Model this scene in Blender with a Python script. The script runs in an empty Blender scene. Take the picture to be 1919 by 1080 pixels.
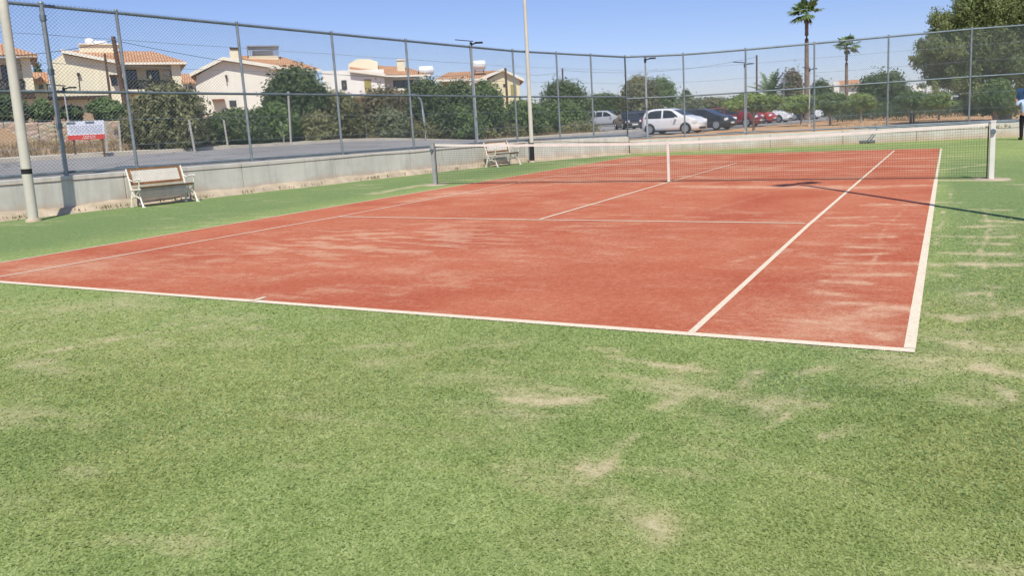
import bpy, bmesh, math, random
import numpy as np
from mathutils import Vector, Matrix
random.seed(7); rng = np.random.default_rng(11)
R = math.radians
sc = bpy.context.scene
COL = sc.collection

# ------------------------------------------------------------------ survey
# camera station and its calibrated lens; at()/ground() turn a sighting of the
# survey into a real world point at a real distance
CAM = np.array([5.62, -16.751, 1.464]); YAW, PIT, ROL = -.458, -.158, -.049
FPX, CX, CY, IW, IH = 1452.25, 1063.2, 460.0, 1919, 1080
_f = np.array([math.sin(YAW)*math.cos(PIT), math.cos(YAW)*math.cos(PIT), math.sin(PIT)])
_r0 = np.array([math.cos(YAW), -math.sin(YAW), 0.0]); _u0 = np.cross(_r0, _f)
_r = math.cos(ROL)*_r0 + math.sin(ROL)*_u0; _u = -math.sin(ROL)*_r0 + math.cos(ROL)*_u0
def ray(px, py): return _f + _r*(px-CX)/FPX - _u*(py-CY)/FPX
def at(px, py, D):
    v = ray(px, py); return CAM + v*(D/math.hypot(v[0], v[1]))
def onz(px, py, z=0.0):
    v = ray(px, py); return CAM + v*((z-CAM[2])/v[2])
def onplane(px, py, A, B):
    n = np.array([B[1]-A[1], A[0]-B[0]]); v = ray(px, py)
    return CAM + v*(((np.array(A[:2])-CAM[:2])@n)/(v[:2]@n))
def bear(px, py):            # horizontal bearing of a sighting: unit away vector, unit right vector
    v = ray(px, py); h = math.hypot(v[0], v[1]); a = np.array([v[0]/h, v[1]/h, 0]); return a, np.array([a[1], -a[0], 0])

WA = np.array([-12.095, -7.942]); WD = np.array([.16619542, .98609284]); WN = np.array([-.98609284, .16619542])
CORNER = (-6.45, 14.1); FD = np.array([.9421, .3354]); FN = np.array([-.3354, .9421])
def ss(x, a, b):
    t = np.clip((x-a)/(b-a), 0, 1); return t*t*(3-2*t)
def zg(x, y):                # height of the land outside the court walls
    p = (x-WA[0])*WN[0] + (y-WA[1])*WN[1]; s = (x-WA[0])*WD[0] + (y-WA[1])*WD[1]
    q = ss(s + np.where(p < 0, -p*1.2, 0), 18, 29)
    pc = np.clip(p, 0, 11)
    z = (.78+.027*pc)*(1-q) + (.45+.010*pc)*q
    b = 1-ss(s, 30, 44)
    z = z + b*(.50*ss(p, 10.9, 15) + .82*ss(p, 15.1, 15.7) + 1.7*ss(p, 18, 50)) + (1-b)*(3.3*ss(p, 38, 60) + .27*ss(p, 17, 27))
    return z
def ps2(p, s): return WA + WN*p + WD*s
def ground(px, py):
    v = ray(px, py); t = 5.0
    for k in range(4000):
        X = CAM + v*t
        if X[2] <= float(zg(X[0], X[1])): return X
        t += .1
    return X

# ------------------------------------------------------------------ object helpers
def tag(o, label=None, cat=None, group=None, kind=None):
    if label: o['label'] = label
    if cat: o['category'] = cat
    if group: o['group'] = group
    if kind: o['kind'] = kind
    return o
def empty(name, loc, rz=0, label=None, cat=None, group=None):
    o = bpy.data.objects.new(name, None); COL.objects.link(o); o.location = [float(c) for c in loc]; o.rotation_euler = (0, 0, rz)
    o.empty_display_size = .2
    return tag(o, label, cat, group)
def link_mesh(name, me, mat, parent=None):
    o = bpy.data.objects.new(name, me); COL.objects.link(o)
    if mat is not None: me.materials.append(mat)
    if parent is not None: o.parent = parent
    return o
class MB:
    def __init__(s): s.v = []; s.f = []; s.sm = []
    def add(s, vs, fs, smooth=False):
        n = len(s.v); s.v += [tuple(float(c) for c in v) for v in vs]; s.f += [tuple(i+n for i in f) for f in fs]; s.sm += [smooth]*len(fs); return s
    def box(s, c, d, rz=0, rx=0, ry=0):
        M = Matrix.Rotation(rz, 3, 'Z') @ Matrix.Rotation(ry, 3, 'Y') @ Matrix.Rotation(rx, 3, 'X')
        vs = []
        for i in (-.5, .5):
            for j in (-.5, .5):
                for k in (-.5, .5): vs.append(Vector(c) + M @ Vector((i*d[0], j*d[1], k*d[2])))
        return s.add(vs, [(0,1,3,2),(4,6,7,5),(0,4,5,1),(2,3,7,6),(0,2,6,4),(1,5,7,3)])
    def bar(s, a, b, r, r2=None, n=6, caps=True):
        a = Vector(a); b = Vector(b); d = (b-a)
        if d.length < 1e-6: return s
        r2 = r if r2 is None else r2; q = d.to_track_quat('Z', 'Y').to_matrix(); vs = []
        for P, rr in ((a, r), (b, r2)):
            for k in range(n): t = 2*math.pi*k/n; vs.append(P + q @ Vector((rr*math.cos(t), rr*math.sin(t), 0)))
        fs = [(k, (k+1) % n, n+(k+1) % n, n+k) for k in range(n)]
        s.add(vs, fs, n > 5)
        if caps: s.add(vs, [tuple(range(n-1, -1, -1)), tuple(range(n, 2*n))])
        return s
    def tube(s, pts, r, n=6):
        pts = [Vector(p) for p in pts]; rs = r if isinstance(r, (list, tuple)) else [r]*len(pts); vs = []; m = len(pts)
        for i, p in enumerate(pts):
            d = (pts[min(i+1, m-1)] - pts[max(i-1, 0)]).normalized(); q = d.to_track_quat('Z', 'Y').to_matrix()
            for k in range(n): t = 2*math.pi*k/n; vs.append(p + q @ Vector((rs[i]*math.cos(t), rs[i]*math.sin(t), 0)))
        fs = [(i*n+k, i*n+(k+1) % n, (i+1)*n+(k+1) % n, (i+1)*n+k) for i in range(m-1) for k in range(n)]
        s.add(vs, fs, True); s.add(vs, [tuple(range(n-1, -1, -1)), tuple(range((m-1)*n, m*n))]); return s
    def sq(s, a, b, w, d=None):      # square bar
        a = Vector(a); b = Vector(b); q = (b-a).to_track_quat('Z', 'Y').to_matrix(); d = d or w; vs = []
        for P in (a, b):
            for i, j in ((-1,-1),(1,-1),(1,1),(-1,1)): vs.append(P + q @ Vector((i*w/2, j*d/2, 0)))
        return s.add(vs, [(0,1,5,4),(1,2,6,5),(2,3,7,6),(3,0,4,7),(3,2,1,0),(4,5,6,7)])
    def prism(s, poly, off):         # poly: 3D points, extruded by vector off
        n = len(poly); P = [Vector(p) for p in poly]; o = Vector(off)
        return s.add(P + [p+o for p in P], [tuple(range(n)), tuple(range(2*n-1, n-1, -1))] + [(i, i+n, (i+1) % n + n, (i+1) % n) for i in range(n)])
    def lathe(s, prof, c=(0,0,0), n=14, axis='Z'):
        vs = []
        for r, z in prof:
            for k in range(n):
                t = 2*math.pi*k/n; v = (r*math.cos(t), r*math.sin(t), z)
                if axis == 'Y': v = (v[0], v[2], v[1])
                if axis == 'X': v = (v[2], v[0], v[1])
                vs.append((c[0]+v[0], c[1]+v[1], c[2]+v[2]))
        m = len(prof)
        fs = [(i*n+k, i*n+(k+1) % n, (i+1)*n+(k+1) % n, (i+1)*n+k) for i in range(m-1) for k in range(n)]
        s.add(vs, fs, True); s.add(vs, [tuple(range(n-1, -1, -1)), tuple(range((m-1)*n, m*n))]); return s
    def mesh(s, name):
        me = bpy.data.meshes.new(name); me.from_pydata(s.v, [], s.f); me.polygons.foreach_set('use_smooth', s.sm)
        bm = bmesh.new(); bm.from_mesh(me); bmesh.ops.recalc_face_normals(bm, faces=bm.faces); bm.to_mesh(me); bm.free(); me.update(); return me
    def build(s, name, mat, parent=None): return link_mesh(name, s.mesh(name), mat, parent)
def bevel(o, w=.01, n=2):
    m = o.modifiers.new('bevel', 'BEVEL'); m.width = w; m.segments = n; m.limit_method = 'ANGLE'; return o
def np_mesh(name, V, F, attrs=None, smooth=False):
    V = np.asarray(V, dtype=np.float32); F = np.asarray(F, dtype=np.int32); me = bpy.data.meshes.new(name)
    me.vertices.add(len(V)); me.vertices.foreach_set('co', V.ravel()); k = F.shape[1]
    me.loops.add(F.size); me.loops.foreach_set('vertex_index', F.ravel())
    me.polygons.add(len(F)); me.polygons.foreach_set('loop_start', np.arange(0, F.size, k, dtype=np.int32)); me.polygons.foreach_set('loop_total', np.full(len(F), k, dtype=np.int32))
    me.polygons.foreach_set('use_smooth', np.full(len(F), smooth))
    for nme, arr in (attrs or {}).items():
        a = me.attributes.new(nme, 'FLOAT', 'POINT'); a.data.foreach_set('value', np.asarray(arr, dtype=np.float32))
    me.update(calc_edges=True); me.validate(); return me
def grid_faces(nx, ny):
    i, j = np.meshgrid(np.arange(nx-1), np.arange(ny-1), indexing='ij'); a = (i*ny+j).ravel()
    return np.stack([a, a+ny, a+ny+1, a+1], 1)

# ------------------------------------------------------------------ materials
class NT:
    def __init__(s, name):
        s.m = bpy.data.materials.new(name); s.m.use_nodes = True; s.t = s.m.node_tree; s.t.nodes.clear()
        s.out = s.t.nodes.new('ShaderNodeOutputMaterial'); s.b = s.t.nodes.new('ShaderNodeBsdfPrincipled'); s.lk(s.b.outputs[0], s.out.inputs[0])
    def lk(s, a, b): s.t.links.new(a, b)
    def n(s, ty, **kw):
        x = s.t.nodes.new('ShaderNode'+ty)
        for k, v in kw.items(): setattr(x, k, v)
        return x
    def pos(s, scale=(1,1,1), obj=True):
        tc = s.n('TexCoord'); mp = s.n('Mapping'); s.lk(tc.outputs['Object'], mp.inputs[0]); mp.inputs['Scale'].default_value = scale; return mp.outputs[0]
    def noise(s, vec, scale, detail=3, rough=.55):
        x = s.n('TexNoise'); s.lk(vec, x.inputs['Vector']); x.inputs['Scale'].default_value = scale; x.inputs['Detail'].default_value = detail; x.inputs['Roughness'].default_value = rough; return x.outputs['Fac']
    def ramp(s, fac, stops):
        x = s.n('ValToRGB'); e = x.color_ramp.elements
        while len(e) < len(stops): e.new(.5)
        for k, (p, c) in zip(e, stops): k.position = p; k.color = (*c, 1) if len(c) == 3 else c
        s.lk(fac, x.inputs[0]); return x.outputs[0]
    def mr(s, v, a, b, c=0., d=1.):
        x = s.n('MapRange'); x.clamp = True; s.lk(v, x.inputs[0])
        for i, k in zip((1,2,3,4), (a,b,c,d)): x.inputs[i].default_value = k
        return x.outputs[0]
    def mix(s, fac, a, b, mode='MIX'):
        x = s.n('Mix', data_type='RGBA', blend_type=mode)
        if isinstance(fac, (int, float)): x.inputs[0].default_value = fac
        else: s.lk(fac, x.inputs[0])
        for k, v in ((6, a), (7, b)):
            if isinstance(v, (tuple, list)): x.inputs[k].default_value = (*v[:3], 1)
            else: s.lk(v, x.inputs[k])
        return x.outputs[2]
    def math(s, op, a, b=0.):
        x = s.n('Math', operation=op)
        for k, v in enumerate((a, b)):
            if isinstance(v, (int, float)): x.inputs[k].default_value = v
            else: s.lk(v, x.inputs[k])
        return x.outputs[0]
    def attr(s, nme): x = s.n('Attribute', attribute_name=nme); return x.outputs['Fac']
    def bump(s, h, strength=.3, dist=.01):
        x = s.n('Bump'); x.inputs['Strength'].default_value = strength; x.inputs['Distance'].default_value = dist; s.lk(h, x.inputs['Height']); s.lk(x.outputs[0], s.b.inputs['Normal'])
    def fin(s, col=None, rough=.7, metal=0., spec=.3):
        if col is not None:
            if isinstance(col, (tuple, list)): s.b.inputs['Base Color'].default_value = (*col[:3], 1)
            else: s.lk(col, s.b.inputs['Base Color'])
        if isinstance(rough, (int, float)): s.b.inputs['Roughness'].default_value = rough
        else: s.lk(rough, s.b.inputs['Roughness'])
        s.b.inputs['Metallic'].default_value = metal; s.b.inputs['Specular IOR Level'].default_value = spec; return s.m
def mottled(name, c, var=.25, scale=3., rough=.8, fine=40., metal=0., spec=.3, bump=.15, c2=None):
    t = NT(name); v = t.pos(); a = t.noise(v, scale, 5, .6); b = t.noise(v, fine, 3, .6)
    lo = tuple(x*(1-var) for x in c); hi = tuple(min(1, x*(1+var)) for x in c)
    col = t.ramp(a, [(.3, lo), (.7, c2 or hi)]); col = t.mix(t.mr(b, .3, .7, 0, .35), col, tuple(x*(1-var*1.4) for x in c))
    if bump: t.bump(b, bump, .01)
    return t.fin(col, rough, metal, spec)
def stucco(name, c):
    t = NT(name); v = t.pos(); a = t.noise(v, .5, 5, .6); b = t.noise(v, 30, 3, .6)
    vs = t.pos((1.6, 1.6, .12)); st = t.noise(vs, 1.2, 4, .65)
    col = t.ramp(a, [(.3, tuple(x*.92 for x in c)), (.7, tuple(min(1, x*1.05) for x in c))])
    col = t.mix(t.mr(st, .52, .8, 0, .3), col, tuple(x*.6 for x in c)); t.bump(b, .2, .01); return t.fin(col, .9, 0, .2)
def tiles(name):
    t = NT(name); tc = t.n('TexCoord'); v = t.pos()
    w = t.n('TexWave', wave_type='BANDS', bands_direction='X'); t.lk(tc.outputs['UV'], w.inputs['Vector']); w.inputs['Scale'].default_value = 1.35; w.inputs['Distortion'].default_value = .6; w.inputs['Detail'].default_value = 1
    w2 = t.n('TexWave', wave_type='BANDS', bands_direction='Y', wave_profile='SAW'); t.lk(tc.outputs['UV'], w2.inputs['Vector']); w2.inputs['Scale'].default_value = .9; w2.inputs['Distortion'].default_value = .3
    a = t.noise(v, 1.4, 4, .7); b = t.noise(v, 7, 2, .7)
    col = t.ramp(a, [(.28, (.48,.22,.105)), (.5, (.62,.34,.18)), (.72, (.70,.48,.29))])
    col = t.mix(t.mr(b, .45, .75, 0, .7), col, (.66,.42,.25)); col = t.mix(t.mr(w.outputs['Fac'], .0, .45, .62, 0), col, (.16,.06,.03))
    col = t.mix(t.mr(w2.outputs['Fac'], .0, .2, .45, 0), col, (.2,.08,.04)); t.bump(w.outputs['Fac'], .6, .06); return t.fin(col, .85, 0, .2)
def paint(name, c, rough=.25):
    t = NT(name); v = t.pos(); a = t.noise(v, 6, 3, .6); d = t.noise(t.pos((1,1,3)), 2.2, 4, .65)
    col = t.mix(t.mr(a, .3, .7, 0, .18), c, tuple(x*.8 for x in c)); col = t.mix(t.mr(d, .55, .85, 0, .22 if sum(c) > 1 else .04), col, (.3,.25,.19))
    m = t.fin(col, t.mr(d, .3, .8, rough, rough+.25), 0, .4); t.b.inputs['Coat Weight'].default_value = .6 if sum(c) > 1 else .25; t.b.inputs['Coat Roughness'].default_value = .12; return m
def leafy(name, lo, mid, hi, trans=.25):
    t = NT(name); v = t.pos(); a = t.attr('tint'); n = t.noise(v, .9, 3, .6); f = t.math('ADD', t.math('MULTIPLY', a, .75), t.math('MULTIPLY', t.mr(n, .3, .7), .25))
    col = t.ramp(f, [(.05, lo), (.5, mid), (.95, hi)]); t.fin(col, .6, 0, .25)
    tr = t.n('BsdfTranslucent'); t.lk(t.mix(.5, col, hi), tr.inputs[0]); mx = t.n('MixShader'); mx.inputs[0].default_value = trans
    t.lk(t.b.outputs[0], mx.inputs[1]); t.lk(tr.outputs[0], mx.inputs[2]); t.lk(mx.outputs[0], t.out.inputs[0]); return t.m
def glassy(name, c=(.02,.025,.03), rough=.06): 
    t = NT(name); v = t.pos(); a = t.noise(v, 2.5, 2); return t.fin(t.ramp(a, [(.3, c), (.7, tuple(x*1.8+.01 for x in c))]), rough, 0, .6)

M = {}
def turf_material(name, kind):
    t = NT(name); v = t.pos(); sand = t.attr('sand'); dark = t.attr('dark')
    fine = t.noise(v, 62, 5, .8); mid = t.noise(v, 15, 5, .75); big = t.noise(v, 1.3, 5, .62); huge = t.noise(v, .32, 3, .55); grit = t.noise(v, 150, 3, .8)
    sp = t.math('ADD', t.math('MULTIPLY', fine, .6), t.math('MULTIPLY', mid, .4))
    if kind == 'green':
        base = t.ramp(sp, [(.36, (.088,.145,.036)), (.47, (.215,.300,.090)), (.55, (.325,.405,.145)), (.66, (.56,.62,.28))])
        base = t.mix(t.mr(big, .38, .68, 0, .5), base, t.ramp(sp, [(.36, (.19,.215,.055)), (.5, (.37,.405,.14)), (.66, (.58,.60,.29))]))
        base = t.mix(t.mr(huge, .4, .66, 0, .4), base, t.ramp(sp, [(.36, (.075,.13,.038)), (.5, (.19,.285,.09)), (.66, (.42,.49,.20))]))
        base = t.mix(t.math('MULTIPLY', dark, .8), base, t.ramp(sp, [(.36, (.05,.10,.04)), (.5, (.125,.205,.080)), (.66, (.26,.34,.15))]))
        sc_ = t.ramp(sp, [(.34, (.36,.31,.17)), (.5, (.57,.48,.28)), (.66, (.74,.63,.40))])
    else:
        base = t.ramp(sp, [(.34, (.36,.095,.05)), (.46, (.465,.128,.064)), (.56, (.54,.178,.095)), (.68, (.65,.30,.185))])
        base = t.mix(t.mr(big, .38, .68, 0, .55), base, t.ramp(sp, [(.34, (.45,.135,.07)), (.5, (.565,.225,.125)), (.67, (.69,.37,.23))]))
        base = t.mix(t.math('MULTIPLY', dark, .8), base, t.ramp(sp, [(.34, (.32,.07,.037)), (.5, (.42,.098,.050)), (.67, (.54,.17,.095))]))
        sc_ = t.ramp(sp, [(.34, (.50,.24,.135)), (.5, (.64,.38,.235)), (.66, (.74,.52,.35))])
    brk = t.math('ADD', sand, t.math('MULTIPLY', t.math('SUBTRACT', sp, .5), 1.1)); brk = t.math('ADD', brk, t.math('MULTIPLY', t.math('SUBTRACT', big, .5), .25))
    col = t.mix(t.mr(brk, .08, 1.0, 0, .92), base, sc_)
    col = t.mix(t.mr(grit, .62, .8, 0, .35), col, (.70,.62,.42) if kind == 'green' else (.74,.46,.32))
    col = t.mix(t.mr(grit, .2, .38, .45, 0), col, (.03,.06,.02) if kind == 'green' else (.16,.03,.015))
    t.bump(t.math('ADD', fine, t.math('MULTIPLY', grit, .6)), .55, .012); return t.fin(col, .95, 0, .12)
M['turf'] = turf_material('green_turf', 'green'); M['clay'] = turf_material('red_turf', 'red')
def line_material():
    t = NT('white_turf'); v = t.pos(); a = t.noise(v, 60, 4, .7); b = t.noise(v, 2.2, 4, .7); c = t.attr('sand')
    col = t.ramp(a, [(.3, (.58,.50,.35)), (.55, (.80,.72,.54)), (.75, (.87,.80,.64))]); col = t.mix(t.mr(b, .5, .8, 0, .45), col, (.62,.46,.31))
    col = t.mix(t.mr(c, 0, 1, 0, .8), col, (.66,.40,.28)); t.bump(a, .4, .008); return t.fin(col, .95, 0, .12)
M['line'] = line_material()
def concrete(name, c, joint=None):
    t = NT(name); v = t.pos(); a = t.noise(v, 1.1, 6, .65); b = t.noise(v, 60, 3, .6); st = t.noise(t.pos((2.5, 2.5, .25)), 1.6, 5, .7); g = t.noise(v, 9, 4, .7)
    col = t.ramp(a, [(.28, tuple(x*.82 for x in c)), (.5, c), (.72, tuple(min(1, x*1.14) for x in c))])
    col = t.mix(t.mr(st, .48, .72, 0, .5), col, tuple(x*.6 for x in c)); col = t.mix(t.mr(g, .62, .75, 0, .3), col, tuple(x*.62 for x in c))
    sx = t.n('SeparateXYZ'); t.lk(v, sx.inputs[0]); wob = t.math('ADD', sx.outputs[2], t.math('MULTIPLY', t.math('SUBTRACT', a, .5), .5))
    col = t.mix(t.mr(wob, .02, .30, .8, 0), col, (.50,.36,.24)); t.bump(t.math('ADD', b, t.math('MULTIPLY', g, .7)), .3, .01); return t.fin(col, .9, 0, .2)
M['conc'] = concrete('cast_concrete', (.58,.55,.48)); M['conc2'] = mottled('pale_concrete', (.52,.48,.40), .2, 2, .9)
def asphalt():
    t = NT('worn_asphalt'); v = t.pos(); a = t.noise(v, .35, 6, .62); b = t.noise(v, 90, 3, .6); c = t.noise(v, 3.5, 5, .7); vo = t.n('TexVoronoi', feature='DISTANCE_TO_EDGE'); vo.inputs['Scale'].default_value = .42; ds = t.n('Mix', data_type='VECTOR'); ds.inputs[0].default_value = .12; t.lk(v, ds.inputs[4]); nz = t.n('TexNoise'); t.lk(v, nz.inputs['Vector']); nz.inputs['Scale'].default_value = 1.2; t.lk(nz.outputs['Color'], ds.inputs[5]); t.lk(ds.outputs[1], vo.inputs['Vector'])
    col = t.ramp(a, [(.32, (.235,.228,.215)), (.5, (.31,.30,.285)), (.68, (.36,.345,.32))]); col = t.mix(t.mr(c, .58, .75, 0, .5), col, (.42,.38,.31)); col = t.mix(t.mr(vo.outputs['Distance'], 0, .022, .65, 0), col, (.12,.115,.11)); col = t.mix(t.mr(b, .3, .7, 0, .35), col, (.19,.185,.18)); t.bump(b, .3, .01); return t.fin(col, .93, 0, .15)
M['asph'] = asphalt(); M['asph_plain'] = mottled('worn_asphalt', (.30,.295,.285), .14, .35, .92, 90, bump=.3); M['kerb'] = mottled('kerb_concrete', (.58,.52,.41), .2, 1.5, .9)
def dirt_material():
    t = NT('dry_earth'); v = t.pos(); a = t.noise(v, .12, 6, .62); b = t.noise(v, 1.6, 6, .68); c = t.noise(v, 18, 4, .7)
    col = t.ramp(a, [(.36, (.56,.29,.135)), (.5, (.62,.37,.19)), (.64, (.62,.44,.26))])
    sx = t.n('SeparateXYZ'); t.lk(v, sx.inputs[0]); col = t.mix(t.mr(sx.outputs[0], -12, -19, 0, .75), col, t.ramp(a, [(.35, (.27,.20,.12)), (.65, (.40,.31,.20))]))
    col = t.mix(t.mr(b, .54, .74, 0, .45), col, (.26,.21,.085)); col = t.mix(t.mr(c, .3, .7, 0, .45), col, (.31,.19,.11)); t.bump(t.math('ADD', b, c), .5, .05); return t.fin(col, .95, 0, .1)
M['dirt'] = dirt_material(); M['sandstrip'] = mottled('sandy_footing', (.47,.385,.275), .3, 2.2, .95, 30, bump=.5)
M['galv'] = mottled('galvanised_steel', (.26,.29,.305), .25, 5, .5, 30, .35, .5, .05); M['lpole'] = mottled('pale_steel_pole', (.52,.54,.53), .15, 5, .5, 30, .2, .5, .05); M['galvd'] = mottled('dull_steel_rail', (.17,.21,.23), .25, 5, .55, 30, .35, .5, .05)
M['wire'] = mottled('chain_link_wire', (.26,.31,.35), .2, 4, .5, 30, .3, .5, 0)
M['wpole'] = mottled('cream_painted_pole', (.62,.58,.48), .12, 2, .5, 14, 0, .4, .05); M['black'] = mottled('black_paint', (.025,.024,.023), .4, 5, .55, 30)
M['white'] = mottled('white_cast_iron', (.86,.82,.71), .1, 6, .45, 40, 0, .4, .05); M['wood'] = mottled('brown_slats', (.30,.155,.065), .35, 8, .6, 60); M['woodd'] = mottled('weathered_dark_slats', (.16,.095,.05), .35, 8, .65, 60)
M['net'] = mottled('black_net_cord', (.05,.052,.05), .3, 5, .8, 50, bump=0); M['tape'] = mottled('white_net_tape', (.80,.74,.64), .12, 3, .85, 50)
M['npost'] = mottled('white_net_post', (.78,.75,.68), .1, 4, .5, 30); M['npostg'] = mottled('grey_net_post', (.42,.43,.41), .2, 4, .5, 30, .2)
M['cream'] = stucco('cream_render', (.84,.78,.57)); M['pale'] = stucco('pale_cream_render', (.86,.83,.71)); M['whitew'] = stucco('white_render', (.88,.86,.78)); M['yellow'] = stucco('yellow_render', (.82,.73,.46))
M['fascia'] = stucco('fascia_paint', (.86,.82,.68)); M['tiles'] = tiles('clay_roof_tiles'); M['pane'] = glassy('window_glass', (.03,.035,.04)); M['frame'] = mottled('brown_joinery', (.07,.045,.03), .3, 4, .6); M['olive'] = mottled('olive_shutters', (.42,.36,.12), .15, 4, .7)
M['rail'] = mottled('dark_timber_rail', (.028,.028,.02), .3, 5, .7); M['acw'] = mottled('appliance_white', (.72,.72,.70), .08, 4, .5); M['tank'] = mottled('white_tank', (.86,.86,.84), .06, 3, .45); M['mesh'] = mottled('grey_screen', (.30,.31,.33), .2, 4, .7)
def stone_material():
    t = NT('rubble_stone'); v = t.pos((1,1,1.5)); w = t.n('TexVoronoi'); t.lk(v, w.inputs['Vector']); w.inputs['Scale'].default_value = 3.2
    e = t.n('TexVoronoi', feature='DISTANCE_TO_EDGE'); t.lk(v, e.inputs['Vector']); e.inputs['Scale'].default_value = 3.2; a = t.noise(v, 8, 4, .7)
    col = t.mix(.55, t.ramp(a, [(.3, (.34,.27,.18)), (.7, (.56,.47,.33))]), w.outputs['Color'], 'SOFT_LIGHT'); col = t.mix(.6, col, (.48,.40,.28))
    col = t.mix(t.mr(e.outputs['Distance'], 0, .08, .6, 0), col, (.20,.15,.10)); t.bump(e.outputs['Distance'], .6, .1); return t.fin(col, .95, 0, .15)
M['stone'] = stone_material()
M['trunk'] = mottled('tree_bark', (.20,.155,.11), .35, 4, .9, 25, bump=.6); M['palmtrunk'] = mottled('palm_bark', (.24,.17,.115), .4, 5, .95, 12, bump=.8); M['paletrunk'] = mottled('pale_bark', (.36,.31,.24), .3, 5, .9, 20, bump=.5); M['utility'] = mottled('creosoted_pole', (.13,.075,.045), .35, 3, .85, 30); M['oldpost'] = mottled('weathered_fence_post', (.42,.40,.36), .25, 3, .9, 20)
M['leaf_dark'] = leafy('dark_foliage', (0.030,0.049,0.019), (0.089,0.132,0.051), (0.223,0.277,0.115)); M['leaf_olive'] = leafy('olive_foliage', (0.054,0.059,0.024), (0.169,0.176,0.076), (0.365,0.351,0.169)); M['leaf_mid'] = leafy('mid_green_foliage', (0.035,0.065,0.022), (0.119,0.186,0.059), (0.270,0.351,0.128))
M['leaf_bright'] = leafy('bright_foliage', (0.054,0.084,0.022), (0.196,0.277,0.070), (0.405,0.486,0.149)); M['leaf_grey'] = leafy('grey_green_foliage', (0.051,0.062,0.032), (0.162,0.189,0.101), (0.338,0.365,0.203)); M['leaf_brown'] = leafy('brownish_foliage', (0.061,0.051,0.030), (0.189,0.162,0.089), (0.324,0.284,0.162)); M['leaf_palm'] = leafy('palm_foliage', (0.047,0.081,0.030), (0.149,0.223,0.081), (0.351,0.432,0.189))
M['leaf_pepper'] = leafy('drooping_foliage', (.065,.085,.032), (.22,.27,.11), (.42,.46,.20), .42); M['leaf_dry'] = leafy('dry_grass', (.16,.115,.06), (.31,.235,.13), (.46,.37,.22)); M['weed'] = leafy('weeds', (.10,.10,.03), (.24,.22,.08), (.42,.36,.17))
M['tyre'] = mottled('tyre_rubber', (.022,.021,.020), .3, 6, .85, 40); M['rim'] = mottled('alloy_rim', (.50,.51,.52), .15, 6, .35, 30, .6, .5, 0); M['glass'] = glassy('car_glass', (.014,.018,.02), .05); M['lamp'] = glassy('headlamp_lens', (.52,.53,.54), .12); M['tail'] = mottled('tail_lamp', (.35,.02,.015), .2, 5, .25); M['plate'] = mottled('number_plate', (.72,.70,.60), .08, 5, .5); M['trim'] = mottled('black_trim', (.02,.02,.022), .3, 5, .55)

# ------------------------------------------------------------------ world, sun, camera
SUNAZ = (.578, -.816); SUNEL = R(54)
w = bpy.data.worlds.new('World'); sc.world = w; w.use_nodes = True; nt = w.node_tree; nt.nodes.clear()
bg = nt.nodes.new('ShaderNodeBackground'); wo = nt.nodes.new('ShaderNodeOutputWorld'); sky = nt.nodes.new('ShaderNodeTexSky'); sky.sky_type = 'NISHITA'; sky.sun_disc = False
sky.sun_elevation = SUNEL; sky.sun_rotation = math.atan2(SUNAZ[0], SUNAZ[1]); sky.air_density = 1.0; sky.dust_density = .35; sky.ozone_density = 4.0; sky.altitude = 20
bg.inputs['Strength'].default_value = .105; hs = nt.nodes.new('ShaderNodeMix'); hs.data_type = 'RGBA'; hs.blend_type = 'MULTIPLY'; hs.inputs[0].default_value = 1; hs.inputs[7].default_value = (1.04, 1.0, 1.26, 1); nt.links.new(sky.outputs[0], hs.inputs[6]); nt.links.new(hs.outputs[2], bg.inputs[0]); nt.links.new(bg.outputs[0], wo.inputs[0])
sl = bpy.data.lights.new('sun', 'SUN'); sl.energy = 4.7; sl.angle = R(.53); sl.color = (1, .95, .86); so = bpy.data.objects.new('sun', sl); COL.objects.link(so)
so.rotation_euler = Vector((SUNAZ[0]*math.cos(SUNEL), SUNAZ[1]*math.cos(SUNEL), math.sin(SUNEL))).to_track_quat('Z', 'Y').to_euler(); so.location = (10, -20, 30)
cd = bpy.data.cameras.new('camera'); co = bpy.data.objects.new('camera', cd); COL.objects.link(co); sc.camera = co
mw = Matrix(((_r[0], _u[0], -_f[0], CAM[0]), (_r[1], _u[1], -_f[1], CAM[1]), (_r[2], _u[2], -_f[2], CAM[2]), (0,0,0,1))); co.matrix_world = mw
cd.sensor_width = 36; cd.lens = FPX/IW*36; cd.shift_x = (IW/2-CX)/IW; cd.shift_y = (CY-IH/2)/IW; cd.clip_end = 3000; cd.clip_start = .05
sc.view_settings.view_transform = 'Standard'; sc.view_settings.look = 'None'; sc.view_settings.exposure = 0
sc.cycles.max_bounces = 6; sc.cycles.transparent_max_bounces = 6

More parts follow.
